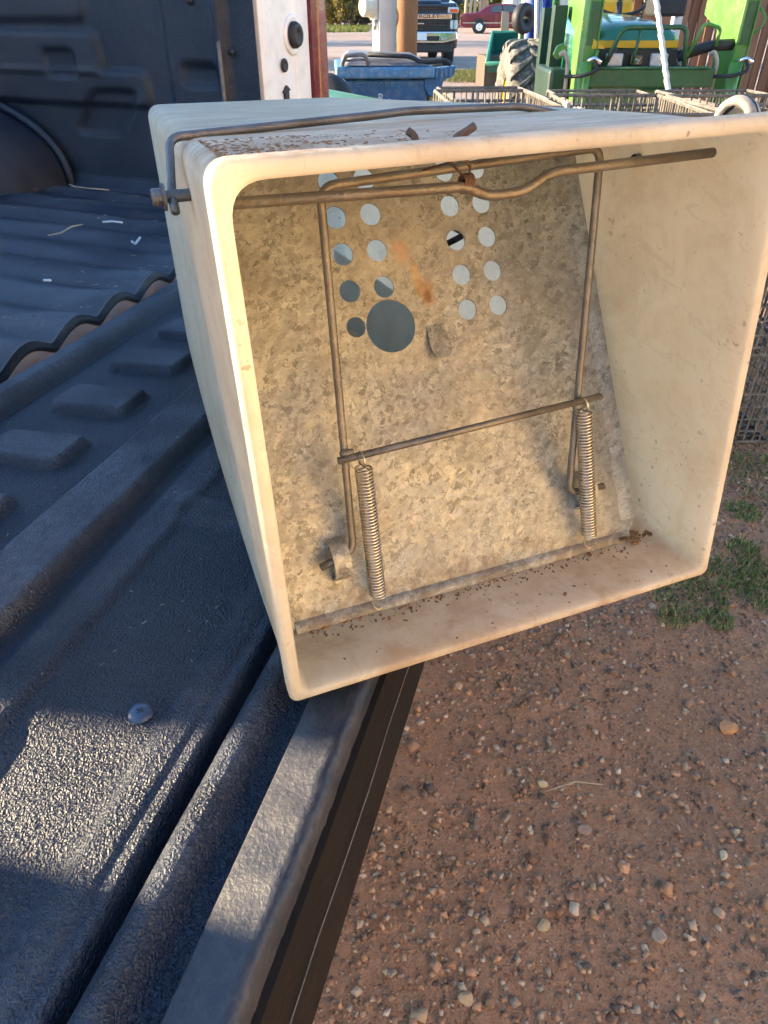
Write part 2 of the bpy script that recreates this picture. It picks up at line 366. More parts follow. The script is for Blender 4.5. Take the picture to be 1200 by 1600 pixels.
def thing(name, label, cat, loc=(0, 0, 0), rz=0.0, group=None):
    o = bpy.data.objects.new(name, None); COL.objects.link(o); o.empty_display_size = 0.1
    o.location = loc; o.rotation_euler = (0, 0, rz); return tag(o, label, cat, group)
def smooth_by_angle(o, ang=40):
    me = o.data; me.polygons.foreach_set('use_smooth', [True] * len(me.polygons))
    me.set_sharp_from_angle(angle=R(ang)); return o
def mesh_np(name, V, F, mat, parent=None, smooth=False, cols=None):
    me = bpy.data.meshes.new(name); V = np.asarray(V, np.float32); F = np.asarray(F, np.int32)
    k = F.shape[1]
    me.vertices.add(len(V)); me.vertices.foreach_set('co', V.ravel())
    me.loops.add(F.size); me.loops.foreach_set('vertex_index', F.ravel())
    me.polygons.add(len(F)); me.polygons.foreach_set('loop_start', np.arange(0, F.size, k, dtype=np.int32))
    me.update(calc_edges=True)
    if cols is not None:
        a = me.color_attributes.new('Col', 'FLOAT_COLOR', 'POINT')
        a.data.foreach_set('color', np.hstack([cols, np.ones((len(V), 1))]).astype(np.float32).ravel())
    if smooth: me.polygons.foreach_set('use_smooth', np.ones(len(F), bool))
    me.materials.append(mat); me.validate()
    o = bpy.data.objects.new(name, me); COL.objects.link(o)
    if parent: o.parent = parent
    return o
def grid_faces(nx, ny):
    i = np.arange((nx - 1) * (ny - 1)); x = i % (nx - 1); y = i // (nx - 1); a = y * nx + x
    return np.stack([a, a + 1, a + nx + 1, a + nx], 1)
def sstep(e0, e1, x):
    t = np.clip((x - e0) / (e1 - e0), 0, 1); return t * t * (3 - 2 * t)
def vnoise(x, y, seed=0):
    xi = np.floor(x).astype(int); yi = np.floor(y).astype(int); fx = x - xi; fy = y - yi
    h = lambda a, b: (np.sin(a * 127.1 + b * 311.7 + seed * 74.7) * 43758.5453) % 1.0
    fx = fx * fx * (3 - 2 * fx); fy = fy * fy * (3 - 2 * fy)
    return (h(xi, yi) * (1 - fx) + h(xi + 1, yi) * fx) * (1 - fy) + (h(xi, yi + 1) * (1 - fx) + h(xi + 1, yi + 1) * fx) * fy - 0.5
def rbox(x, y, x0, x1, y0, y1, soft=0.006, rad=0.012):
    """1 inside a rounded rectangle, falling to 0 over soft"""
    cx, cy = (x0 + x1) / 2, (y0 + y1) / 2; hx, hy = (x1 - x0) / 2 - rad, (y1 - y0) / 2 - rad
    dx = np.abs(x - cx) - hx; dy = np.abs(y - cy) - hy
    d = np.hypot(np.maximum(dx, 0), np.maximum(dy, 0)) + np.minimum(np.maximum(dx, dy), 0) - rad
    return 1 - sstep(-soft, soft, d)

# ------------------------------------------------------------------ ground
def ground_z(X, Y):
    far = np.maximum(0, Y - 9) * 0.004
    near = np.exp(-((X - 0.8) ** 2 + (Y - 1.4) ** 2) / 6.0)
    return far + (vnoise(X * 3, Y * 3, 1) * 0.014 + vnoise(X * 11, Y * 11, 2) * 0.007 + vnoise(X * 37, Y * 37, 5) * 0.004) * near + vnoise(X * .2, Y * .2, 4) * 0.04 * sstep(4, 12, Y)
xs = np.unique(np.concatenate([-np.geomspace(0.6, 420, 60), np.arange(-0.6, 2.4, 0.016), np.geomspace(2.4, 420, 60)]))
ys = np.unique(np.concatenate([-np.geomspace(0.6, 300, 40), np.arange(-0.6, 0.3, .06), np.arange(0.3, 3.6, 0.016), np.geomspace(3.6, 700, 90)]))
GX, GY = np.meshgrid(xs, ys); GZ = ground_z(GX, GY)
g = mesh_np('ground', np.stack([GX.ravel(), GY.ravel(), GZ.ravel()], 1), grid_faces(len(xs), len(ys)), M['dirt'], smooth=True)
tag(g, 'brown dirt yard with scattered gravel', kind='structure')

# ------------------------------------------------------------------ the pickup truck the trap stands on
TA = R(74.3); T0 = Vector((-0.017, 0.316, 0.0)); TZ = 0.93
truck = thing('pickup_truck', 'white pickup truck with lowered tailgate and black plastic bed liner', 'truck', T0, TA)
# truck frame: local x = across the truck (s), local y = towards the cab (q), z up
S0, S1 = -0.283, 1.40
def tailgate_h(s, q):
    h = np.zeros_like(s)
    h += 0.016 * rbox(s, q, -2, 3, 0.284, 0.345, 0.006, 0.012)             # long raised bar
    for a, b in ((0.205, 0.262), (0.325, 0.383), (0.445, 0.503), (0.565, 0.62), (0.685, 0.74), (0.085, 0.142), (-0.035, 0.022), (-0.155, -0.098), (0.805, 0.86)):
        h += 0.012 * rbox(s + (q - 0.44) * 0.12, q, a, b, 0.394, 0.488, 0.0040, 0.010)   # pads
    h += 0.0048 * rbox(s, q, -2, 3, 0.226, 0.262, 0.005, 0.01)             # thin bar
    for a in (-0.60, 0.165, 0.55, 0.93):                                  # upright ribs of the pressed panels
        h += 0.007 * rbox(s, q, a - 0.006, a + 0.036, 0.112, 0.24, 0.008, 0.012)
    h -= 0.003 * rbox(s, q, -0.25, -0.06, 0.128, 0.21, 0.012, 0.03)
    h += 0.0035 * rbox(s, q, -2, 3, 0.100, 0.122, 0.006, 0.008)
    h += 0.0035 * rbox(s, q, -2, 3, 0.088, 0.097, 0.004, 0.004)
    h -= 0.016 * np.exp(-((q - 0.083) / 0.0030) ** 2)                     # crease
    h += 0.0090 * sstep(0.080, 0.069, q) - 0.0145 * sstep(0.064, 0.046, q)
    h += 0.017 * sstep(0.532, 0.548, q)                                   # raised hinge-side border
    h -= 0.006 * np.exp(-((q - 0.531) / 0.006) ** 2)
    h += vnoise(s * 9, q * 9, 3) * 0.0022 + vnoise(s * 25, q * 25, 8) * 0.0008
    return h
nq = np.concatenate([np.arange(0.034, 0.13, 0.0018), np.arange(0.13, 0.5661, 0.0026)]); ns = np.arange(S0, S1, 0.0034)
SX, QY = np.meshgrid(ns, nq); HT = tailgate_h(SX, QY); HZ = TZ - 0.011 + HT
V = np.stack([SX.ravel(), QY.ravel(), HZ.ravel()], 1); F = grid_faces(len(ns), len(nq))
# turn the hinge-side and outer borders down so the sheet has an edge
def skirt(V, F, row, dz, dy):
    n = len(ns); ids = np.arange(n) + row * n; o = len(V)
    V2 = V[ids] + np.array([0, dy, dz]); F2 = np.stack([ids[:-1], ids[1:], o + np.arange(1, n), o + np.arange(0, n - 1)], 1)
    return np.vstack([V, V2]), np.vstack([F, F2])
V, F = skirt(V, F, len(nq) - 1, -0.02, 0.003); V, F = skirt(V, F, 0, -0.02, -0.0005)
tg = MB()
tg.box2((S0, 0.002, TZ - 0.085), (S1, 0.572, TZ - 0.026))
tailgate = tg.build('tailgate', M['truckwhite'], truck, bevel=0.006)
wr = np.clip(HT / 0.013, 0, 1) * np.clip(0.55 + 1.3 * vnoise(SX * 30, QY * 30, 31) + 0.9 * vnoise(SX * 8, QY * 8, 32), 0, 1)
wr = np.concatenate([wr.ravel(), np.zeros(2 * len(ns))])
tl = mesh_np('tailgate_liner', V, F, M['tgliner'], tailgate, True, np.repeat(wr[:, None], 3, 1))
# flat scuffed top rail of the tailgate with its ragged outer lip
ss = np.arange(S0, S1, 0.004)
prof = [(0.037, -0.012), (0.0345, 0.001), (0.033, 0.0025), (0.012, 0.003), (0.009, 0.0055), (0.003, 0.0065), (-0.001, 0.003), (-0.003, -0.006), (-0.004, -0.012)]
PV = []; 
for i, (q, z) in enumerate(prof):
    rag = (vnoise(ss * 40, ss * 0 + i * .3, 4) * 0.6 + vnoise(ss * 170, ss * 0 + i * .5, 6)) * (0.0024 if 3 < i < 8 else 0.0)
    PV.append(np.stack([ss, q + rag, TZ - 0.009 + z + rag * 0.5], 1))
mesh_np('top_rail', np.vstack(PV), grid_faces(len(ss), len(prof)), M['cap'], tailgate, True)
mo = MB(); mo.prism([(0.0, -0.010), (-0.008, -0.012), (-0.013, -0.030), (-0.0165, -0.055), (-0.021, -0.078), (-0.017, -0.086), (0.0, -0.086)],
                    lambda a, b, t: (t, a, TZ - 0.008 + b), S0, S1)
smooth_by_angle(mo.build('end_moulding', M['endcap'], tailgate), 25)
mo = MB(); mo.tube([(S0 + i * 0.05, -0.0163 - 0.0006 * math.sin(i * 1.7), TZ - 0.049 + 0.0007 * math.sin(i * 2.3)) for i in range(34)], 0.0004, 5)
mo.build('scratch', simple('pale_scratch', (0.16, 0.145, 0.13), 0.8), tailgate)
# washer-headed screw in the liner
sc = MB(); sz = TZ - 0.0100
sc.lathe([(0.0, 0.0024), (0.0032, 0.0025), (0.0062, 0.0020), (0.0084, 0.0008), (0.0088, -0.001)], (-0.045, 0.142, sz), (0, 0, 1), 22)
scw = sc.build('screw', simple('blue_black_screw', (0.05, 0.075, 0.12), 0.35, 0.3, 0.2, 200, 0.1), tailgate, True)
k = MB(); k.box((-0.045, 0.142, sz + 0.0026), (0.0052, 0.0012, 0.0006)); k.box((-0.045, 0.142, sz + 0.00265), (0.0012, 0.0052, 0.0006)); k.build('screw_recess', M['black'], scw)

# bed floor liner, ribbed towards the cab; its ribs run a little askew to the tailgate
BA = R(157 - 90) - TA                       # bed axes relative to the truck frame
cb, sb = math.cos(BA), math.sin(BA)
def rib(sp):
    ph = ((sp - 0.423) / 0.106 + 0.5) % 1.0 - 0.5
    return (0.5 + 0.5 * np.cos(2 * math.pi * ph)) ** 0.6
fq = np.concatenate([np.arange(0.600, 0.75, 0.006), np.arange(0.75, 2.65, 0.022)]); fs_ = np.arange(-0.283, 1.62, 0.0052)
FS, FQ = np.meshgrid(fs_, fq)
SP = FS * cb + (FQ - 0.600) * sb
FZ = TZ - 0.001 + 0.020 * rib(SP) * (1 - 0.5 * sstep(0.602, 0.72, FQ)) + vnoise(FS * 14, FQ * 5, 9) * 0.0025
FQ2 = FQ - 0.004 * rib(SP) * (1 - sstep(0.600, 0.63, FQ))
n = len(fs_)
V = np.stack([FS.ravel(), FQ2.ravel(), FZ.ravel()], 1); F = grid_faces(n, len(fq))
ids = np.arange(n); o = len(V); V = np.vstack([V, V[:n] + np.array([0, -0.006, -0.006]), V[:n] + np.array([0, -0.002, -0.014]), V[:n] + np.array([0, 0.05, -0.013])])
for a, b in ((ids, o + ids), (o + ids, o + n + ids), (o + n + ids, o + 2 * n + ids)):
    F = np.vstack([F, np.stack([a[:-1], a[1:], b[1:], b[:-1]], 1)])
wr = np.clip((FZ - TZ + 0.002) / 0.012, 0, 1) * np.clip(0.35 + 1.6 * vnoise(FS * 26, FQ * 7, 33) + 1.2 * vnoise(FS * 70, FQ * 16, 34), 0, 1)
wr = np.concatenate([wr.ravel(), np.zeros(3 * n)])
bed = mesh_np('bed_floor_liner', V, F, M['liner'], truck, True, np.repeat(wr[:, None], 3, 1))
zs = FZ[0] - 0.0125
V = np.vstack([np.stack([fs_, 0 * fs_ + 0.6005, zs], 1), np.stack([fs_, 0 * fs_ + 0.6005, zs * 0 + 0.62], 1), np.stack([fs_, 0 * fs_ + 0.64, zs - 0.002], 1)])
F = np.vstack([np.stack([a[:-1], a[1:], b[1:], b[:-1]], 1) for a, b in ((ids, ids + n), (ids, ids + 2 * n))])
mesh_np('bed_sill', V, F, M['truckwhite'], truck, True)
bd = MB(); bd.box2((-0.285, 0.642, 0.55), (1.62, 2.62, TZ - 0.02)); bd.build('bed_body', M['truckwhite'], truck)

# far bed side, in its own axes: local x = along the bed (towards the cab), z up, y = into the wall
Wp = Vector((-0.590, 1.942, 0)) - T0; 
W0 = Vector((Wp.x * math.cos(-TA) - Wp.y * math.sin(-TA), Wp.x * math.sin(-TA) + Wp.y * math.cos(-TA), TZ))
vb = Vector((math.cos(R(157) - TA), math.sin(R(157) - TA), 0)); ub = Vector((math.sin(R(157) - TA), -math.cos(R(157) - TA), 0))
def wp(x, y, z): return W0 + vb * x + ub * y + Vector((0, 0, z))
wx = np.arange(-0.352, 2.3, 0.0065); wz = np.arange(-0.01, 0.56, 0.0065)
WX, WZ = np.meshgrid(wx, wz)
D = np.zeros_like(WX)
D += 0.014 * rbox(WX, WZ, 0.080, 0.70, 0.258, 0.338, 0.007, 0.02)
D += 0.014 * rbox(WX, WZ, -0.045, 0.70, 0.19, 0.262, 0.007, 0.02)
D -= 0.010 * rbox(WX, WZ, 0.155, 0.25, 0.248, 0.302, 0.006, 0.012)
D += 0.010 * rbox(WX, WZ, 0.10, 0.60, 0.36, 0.50, 0.010, 0.03)
D -= 0.012 * rbox(WX + (WZ - 0.17) * 0.9, WZ, 0.03, 0.17, 0.125, 0.222, 0.008, 0.02)
D += 0.014 * sstep(-0.105, -0.125, WX)
D -= 0.012 * rbox(WX, WZ, -0.245, -0.15, 0.24, 0.28, 0.01, 0.015)
D += 0.020 * (np.exp(-((WX + 0.268) / 0.012) ** 2)) * (WZ > 0.1)
D += 0.030 * sstep(0.03, -0.01, WZ)
D += vnoise(WX * 6, WZ * 6, 11) * 0.004
P = np.array(W0)[None] + np.outer(WX.ravel(), np.array(vb)) - np.outer(D.ravel(), np.array(ub)) + np.outer(WZ.ravel(), np.array([0, 0, 1.0]))
side = mesh_np('bed_side_liner', P, grid_faces(len(wx), len(wz)), M['liner'], truck, True)
# wheel arch hump standing in from the wall
arc = []
for i in range(25):
    t = math.pi * i / 24; arc.append((0.76 - 0.50 * math.cos(t), 0.215 * math.sin(t) ** 0.8))
wa = MB(); rings = []
for y, sh in ((0.02, 1.0), (-0.03, 1.0), (-0.15, 0.985), (-0.20, 0.955), (-0.225, 0.88)):
    rings.append([wp(0.76 + (x - 0.76) * sh, y, -0.005 + z * sh) for x, z in arc])
vs = [p for r in rings for p in r]; m_ = len(arc)
fsx = [(j * m_ + i, j * m_ + i + 1, (j + 1) * m_ + i + 1, (j + 1) * m_ + i) for j in range(len(rings) - 1) for i in range(m_ - 1)]
fsx.append(tuple((len(rings) - 1) * m_ + i for i in range(m_)))
wa.add(vs, fsx); smooth_by_angle(wa.build('wheel_arch', M['liner'], truck), 50)
wl = MB(); wl.tube([wp(x, -0.02, z - 0.003) for x, z in [(0.76 - 0.515 * math.cos(math.pi * i / 30), 0.225 * math.sin(math.pi * i / 30) ** 0.8) for i in range(14)]], 0.010, 8)
wl.build('wheel_arch_bead', M['liner'], truck, True)
hk = MB(); hk.tube([wp(-0.268, -0.022, 0.10), wp(-0.268, -0.030, 0.16), wp(-0.270, -0.031, 0.318), wp(-0.268, -0.026, 0.328), wp(-0.262, -0.01, 0.332)], 0.0055, 8)
hk.build('tie_down_rod', M['handle'], truck, True)
for x, z in ((-0.292, 0.305), (-0.20, 0.395)):
    h = MB(); h.lathe([(0.0, 0.003), (0.006, 0.002), (0.008, -0.002)], wp(x, -0.021, z), -ub, 12); h.build('rivet', M['black'], truck, True)
# painted end of the bed side (jamb), its latch bolt and the lamp beside it
jm = MB()
jx = [(0.0, 0.0), (0.012, -0.006), (0.05, -0.007), (0.058, 0.001), (0.150, 0.001), (0.153, 0.004), (0.158, 0.004), (0.161, 0.0), (0.222, 0.001), (0.230, 0.012)]
jm.prism([(a, b) for a, b in jx] + [(0.230, 2.3), (0.06, 2.3), (0.06, 0.025), (0.0, 0.025)], lambda a, b, t: wp(-0.354 + b, a, t), -0.45, 0.56)
jamb = jm.build('bed_side_panel', M['truckwhite'], truck, bevel=0.002)
b = MB(); b.lathe([(0.0, 0.001), (0.030, 0.001), (0.036, 0.004), (0.040, 0.0), (0.040, -0.004)], wp(-0.356, 0.142, 0.333), -vb, 24)
bb = b.build('latch_bolt_seat', M['truckwhite'], truck, True)
b = MB(); b.lathe([(0.0, 0.012), (0.010, 0.012), (0.013, 0.016), (0.022, 0.015), (0.026, 0.008), (0.026, 0.0)], wp(-0.356, 0.142, 0.333), -vb, 20)
b.build('latch_bolt', M['black'], bb, True)
b = MB(); b.lathe([(0.0, 0.0015), (0.008, 0.0015), (0.009, 0.003), (0.013, 0.002), (0.014, -0.001)], wp(-0.3575, 0.092, 0.277), -vb, 16)
b.build('rubber_plug', M['black'], truck, True)
b = MB(); b.prism([(0.085, 0.215), (0.085, 0.223), (0.078, 0.224), (0.096, 0.238), (0.112, 0.228), (0.104, 0.226), (0.104, 0.20), (0.085, 0.20)], lambda a, b_, t: wp(t, a, b_), -0.358, -0.350)
b.build('striker_stop', M['black'], truck)
lm = MB(); lm.prism([(0.237, -0.004), (0.245, -0.020), (0.27, -0.026), (0.288, -0.018), (0.296, 0.01), (0.296, 0.10), (0.237, 0.10)], lambda a, b_, t: wp(-0.35 + b_, a, t), 0.05, 0.52)
lm.build('tail_lamp', M['lamp'], truck, bevel=0.004)
# near bed side and cab (out of the frame; their shadow lies over the tailgate)
nb = MB(); nb.box2((-0.40, 0.60, 0.55), (-0.287, 2.62, TZ + 0.52)); nb.build('bed_side_panel', M['truckwhite'], truck, bevel=0.03, seg=3)
CQ = 2.66; CS0, CS1 = -0.262, 1.55
cbm = MB(); cbm.prism([(CQ, 0.45), (CQ, 1.56), (CQ + 0.05, 2.07), (CQ + 1.35, 2.09), (CQ + 2.0, 1.56), (CQ + 3.2, 1.40), (CQ + 3.3, 0.5)],
                      lambda a, b_, t: (t + (0.5 - (t > 0)) * 2 * 0.19 * max(0.0, b_ - 1.56), a, b_), CS0, CS1)
cab = cbm.build('cab', M['truckwhite'], truck, bevel=0.02, seg=3)
b = MB(); b.box2((CS0 + 0.18, CQ - 0.004, 1.48), (CS1 - 0.18, CQ + 0.03, 1.86)); b.build('rear_window', M['glass'], cab, bevel=0.004)
for q in (1.45, 4.9):
    for s_ in (-0.44, 1.50):
        b = MB(); b.lathe([(0.0, 0.0), (0.2, 0.0), (0.21, 0.02), (0.36, 0.03), (0.39, 0.06), (0.39, 0.20), (0.36, 0.24), (0.0, 0.24)], (s_, q, 0.39), (1, 0, 0), 32)
        b.build('wheel', M['tyre'], truck, True)

# ------------------------------------------------------------------ the white plastic box trap
BXO = Vector((-0.062, 0.308, TZ + 0.001)); BXA = math.atan2(0.378, 0.926)
trap = thing('box_trap', 'white plastic box trap with leaning galvanised plate and two springs on the tailgate', 'trap', BXO, BXA)
DEP = 0.68
def corners(c, ins=0.0):
    f = c / DEP; bow = math.sin(math.pi * min(max(f, 0), 1)) * 0.004
    k_ = min(max((c - 0.014) / 0.040, 0), 1); k_ = k_ * k_ * (3 - 2 * k_)      # the lip flares off the body
    rb_ = math.sin(math.pi * min(max(f, 0), 1) ** 0.8)
    bl, br = 0.0 + 0.002 * k_ + 0.040 * f - bow, 0.355 - 0.070 * f + 0.014 * rb_
    tl_, tr = -0.0096 + 0.004 * k_ + 0.046 * f - bow, 0.305 - 0.022 * f + 0.027 * rb_
    return (bl + ins, br - ins, tl_ + ins, tr - ins, 0.0 + ins, 0.3305 - 0.0048 * k_ - 0.0365 * f + bow * 0.3 - ins)
def ring(c, ins, rad, nc=7, ne=10):
    bl, br, tl_, tr, z0, z1 = corners(c, ins)
    P = [Vector((bl, c, z0)), Vector((br, c, z0)), Vector((tr, c, z1 + 0.005 * max(0, 1 - c / 0.5))), Vector((tl_, c, z1))]
    out = []
    for i in range(4):
        p = P[i]; a = (P[i - 1] - p).normalized(); b_ = (P[(i + 1) % 4] - p).normalized()
        r = rad * (0.55 if i < 2 else 1.0)
        s_, e_ = p + a * r, p + b_ * r
        arcp = [(1 - t) ** 2 * s_ + 2 * t * (1 - t) * p + t * t * e_ for t in [j / nc for j in range(nc + 1)]]
        out += arcp
        nxt = P[(i + 1) % 4]; rn = rad * (0.55 if (i + 1) % 4 < 2 else 1.0); nx = nxt + (p - nxt).normalized() * rn
        out += [e_ + (nx - e_) * (j / ne) for j in range(1, ne)]
    return out
secs = [(0.27, 0.0007, 0.018), (0.265, 0.0022, 0.02), (0.25, 0.0034, 0.022)] + [(c, 0.0046, 0.022) for c in (0.2, 0.14, 0.10)] + \
       [(0.075, 0.0050, 0.020), (0.055, 0.0062, 0.019), (0.038, 0.0074, 0.018), (0.022, 0.0084, 0.017), (0.010, 0.0088, 0.017), (0.0035, 0.0087, 0.017), (0.0012, 0.0080, 0.016), (0.0002, 0.0068, 0.0155), (0.0, 0.0046, 0.0145)] + \
       [(0.0003, 0.0024, 0.0135), (0.0014, 0.0009, 0.013), (0.0035, 0.0001, 0.0125), (0.009, 0.0, 0.0125), (0.016, 0.0002, 0.0125), (0.022, 0.0006, 0.013), (0.03, 0.0010, 0.0135), (0.04, 0.0012, 0.014), (0.055, 0.0012, 0.015), (0.075, 0.0010, 0.015)] + \
       [(c, 0.0006, 0.015) for c in (0.10, 0.14, 0.2, 0.25, 0.3, 0.35, 0.4, 0.45, 0.5, 0.56, 0.62)] + [(DEP - 0.010, 0.0012, 0.016), (DEP - 0.003, 0.004, 0.016), (DEP, 0.009, 0.016)]
RG = [ring(*s_) for s_ in secs]; N = len(RG[0])
sh = MB(); sh.add([p for r in RG for p in r], [(j * N + i, j * N + (i + 1) % N, (j + 1) * N + (i + 1) % N, (j + 1) * N + i) for j in range(len(RG) - 1) for i in range(N)]
                  + [tuple(reversed([(len(RG) - 1) * N + i for i in range(N)]))])
shell = sh.build('shell', M['plastic'], trap)
smooth_by_angle(shell, 60)
tris = shell.data
# leaning galvanised plate: local x across, y up the plate
UP = Vector((0, math.cos(R(60)), math.sin(R(60)))); PN = Vector((0, -math.sin(R(60)), math.cos(R(60))))
PO = Vector((0.0, 0.058, 0.006))
def pl(a, v, d=0.0): return PO + Vector((a, 0, 0)) + UP * v + PN * d
pm = Matrix((Vector((1, 0, 0, 0)), Vector((0, UP.y, PN.y, 0)), Vector((0, UP.z, PN.z, 0)), Vector((0, 0, 0, 1))))
pm.translation = PO
holes = [(a, v, 0.0079) for a in (0.1115, 0.1385) for v in (0.2365, 0.263, 0.289, 0.314)] + [(0.1110, 0.2105, 0.0074)] + \
        [(a, v, 0.0077) for a in (0.2035, 0.2305) for v in (0.2115, 0.238, 0.264, 0.2895, 0.3155)] + [(0.1382, 0.2076, 0.0195)]
outer = [(0.0150, 0.010), (0.0200, 0.002), (0.034, 0.0), (0.315, 0.001), (0.3255, 0.014), (0.319, 0.338), (0.024, 0.338), (0.018, 0.20)]
bm = bmesh.new(); edges = []
def loop(pts):
    vv = [bm.verts.new((x, y, 0)) for x, y in pts]
    for i in range(len(vv)): edges.append(bm.edges.new((vv[i], vv[(i + 1) % len(vv)])))
dens = []
for i in range(len(outer)):
    a, b_ = Vector(outer[i]), Vector(outer[(i + 1) % len(outer)]); n_ = max(1, int((b_ - a).length / 0.02))
    dens += [tuple(a + (b_ - a) * (j / n_)) for j in range(n_)]
loop(dens)
for cx, cy, r in holes: loop([(cx + r * math.cos(2 * math.pi * i / 28), cy + r * math.sin(2 * math.pi * i / 28)) for i in range(28)])
bmesh.ops.triangle_fill(bm, use_beauty=True, use_dissolve=False, edges=edges)
kill = [f for f in bm.faces if any((f.calc_center_median().xy - Vector((cx, cy))).length < r * 0.98 and all((v_.co.xy - Vector((cx, cy))).length < r * 1.02 for v_ in f.verts) for cx, cy, r in holes)]
bmesh.ops.delete(bm, geom=kill, context='FACES_ONLY')
for f in bm.faces:
    if f.normal.z < 0: f.normal_flip()
ext = bmesh.ops.extrude_face_region(bm, geom=list(bm.faces))
for v_ in [e_ for e_ in ext['geom'] if isinstance(e_, bmesh.types.BMVert)]: v_.co.z += 0.0013
bmesh.ops.recalc_face_normals(bm, faces=bm.faces)
me = bpy.data.meshes.new('door_plate'); bm.to_mesh(me); bm.free(); me.materials.append(M['galv'])
plate = bpy.data.objects.new('door_plate', me); COL.objects.link(plate); plate.parent = trap; plate.matrix_local = pm
# sub-parts of the plate, in plate coordinates
fl = MB(); fl.prism([(0.0085, 0.0013), (0.0068, 0.0024), (0.0005, 0.0038), (-0.0010, 0.0032), (-0.001, 0.0012), (0.0075, 0.0010)], lambda a, b_, t: (t, a, b_), 0.021, 0.319)
smooth_by_angle(fl.build('bottom_fold', M['galv'], plate), 50)
fl = MB(); fl.prism([(-0.012, 0.0014), (-0.004, 0.0038), (0.0006, 0.0042), (0.0008, 0.003), (-0.004, 0.0026), (-0.011, 0.0013)], lambda a, b_, t: (0.3255 - (t - 0.014) * 0.02 + a, t, b_), 0.018, 0.335)
fl.build('side_fold', M['galv'], plate)
tb = MB(); tp = []
for i in range(13):
    t = math.pi * i / 12; tp.append((0.0085 * math.cos(t), -0.0085 * math.sin(t)))
tp = [(0.007, 0.018)] + tp + [(-0.0075, 0.018)]
tb.add([(0.1735 + x, 0.186 + y, 0.0015 + 0.008 * max(0, (0.018 - y) / 0.0265)) for x, y in tp] + [(0.1735 + x * .96, 0.186 + y * .96, 0.0003 + 0.008 * max(0, (0.018 - y) / 0.0265)) for x, y in tp],
       [tuple(range(len(tp))), tuple(reversed(range(len(tp), 2 * len(tp))))] + [(i, (i + 1) % len(tp), (i + 1) % len(tp) + len(tp), i + len(tp)) for i in range(len(tp))])
tb.build('punched_tab', M['galv'], plate)
for cx, cy, fl_ in ((0.0615, 0.047, 1), (0.2765, 0.053, 1)):      # straps that hold the frame's feet
    st = MB(); pr = []
    for i in range(11):
        t = math.pi * i / 10; pr.append((cy + 0.0155 * math.cos(t), 0.001 + 0.0185 * math.sin(t) ** 0.6))
    vs = [(cx + sx, y, z) for sx in (-0.0065, 0.0065) for y, z in pr] + [(cx + sx, cy + (y - cy) * .88, z * .88) for sx in (-0.0065, 0.0065) for y, z in pr]
    n_ = len(pr); fs2 = []
    for i in range(n_ - 1):
        fs2 += [(i, i + 1, n_ + i + 1, n_ + i), (2 * n_ + i, 3 * n_ + i, 3 * n_ + i + 1, 2 * n_ + i + 1), (i, 2 * n_ + i, 2 * n_ + i + 1, i + 1), (n_ + i, n_ + i + 1, 3 * n_ + i + 1, 3 * n_ + i)]
    st.add(vs, fs2); smooth_by_angle(st.build('strap', M['galv'], plate), 40)
# swinging U-frame
FA = R(80); FU = Vector((0, math.cos(FA), math.sin(FA))); FO = Vector((0, 0.0725, 0.056))
def fr(a, v, d=0.0): return FO + Vector((a, 0, 0)) + FU * v + Vector((0, -math.sin(FA), math.cos(FA))) * d
def arcpts(p, q, r_, n_=5):
    return p, q
def fillet(pts, r_=0.012, n_=6):
    pts = [Vector(p) for p in pts]; out = [pts[0]]
    for i in range(1, len(pts) - 1):
        p = pts[i]; a = (pts[i - 1] - p); b_ = (pts[i + 1] - p); ra = min(r_, a.length * .45, b_.length * .45)
        s_, e_ = p + a.normalized() * ra, p + b_.normalized() * ra
        out += [(1 - t) ** 2 * s_ + 2 * t * (1 - t) * p + t * t * e_ for t in [j / n_ for j in range(n_ + 1)]]
    return out + [pts[-1]]
u_ = MB(); u_.tube(fillet([fr(0.046, -0.005, 0.002), fr(0.0725, 0.000, 0.000), fr(0.0735, 0.243), fr(0.269, 0.253), fr(0.2585, 0.0035), fr(0.292, 0.003, 0.001)], 0.010), 0.0028, 10)
uf = u_.build('swing_frame', M['rod'], trap, True)
cbx = MB(); cbx.tube([fr(0.066, 0.0752, 0.0062), fr(0.279, 0.0832, 0.0058)], 0.0026, 10); cbx.build('cross_bar', M['rod'], uf, True)
for a_ in (0.0735, 0.2615):
    wd = MB(); wd.lathe([(0.0, -0.005), (0.0026, -0.0045), (0.0036, 0), (0.0026, 0.0045), (0.0, 0.005)], fr(a_, 0.078, 0.003), (1, 0, 0.05), 10); wd.build('weld', M['rod'], uf, True)
# long pivot rod with its offset kink
pr = MB(); pr.tube(fillet([(0.004, 0.050, 0.3040), (0.124, 0.050, 0.3025), (0.134, 0.050, 0.3025), (0.147, 0.048, 0.2970), (0.170, 0.048, 0.2975), (0.186, 0.050, 0.3060), (0.302, 0.052, 0.3090)], 0.010, 5), 0.0028, 10)
pr.build('pivot_rod', M['rod'], trap, True)
wt = MB()
for i in range(4):
    cx = 0.1335 + i * 0.0015
    wt.tube([(cx + 0.0005 * math.sin(t), 0.0525 + 0.0045 * math.cos(t), 0.3035 + 0.0045 * math.sin(t)) for t in [2 * math.pi * j / 12 for j in range(13)]], 0.0008, 5)
wt.tube([(0.134, 0.056, 0.308), (0.137, 0.075, 0.310), (0.139, 0.100, 0.304), (0.139, 0.118, 0.299)], 0.0008, 5)
wt.tube([(0.137, 0.052, 0.308), (0.135, 0.048, 0.314), (0.130, 0.046, 0.3165)], 0.0008, 5)
wt.build('wire_tie', M['rust'], trap, True)
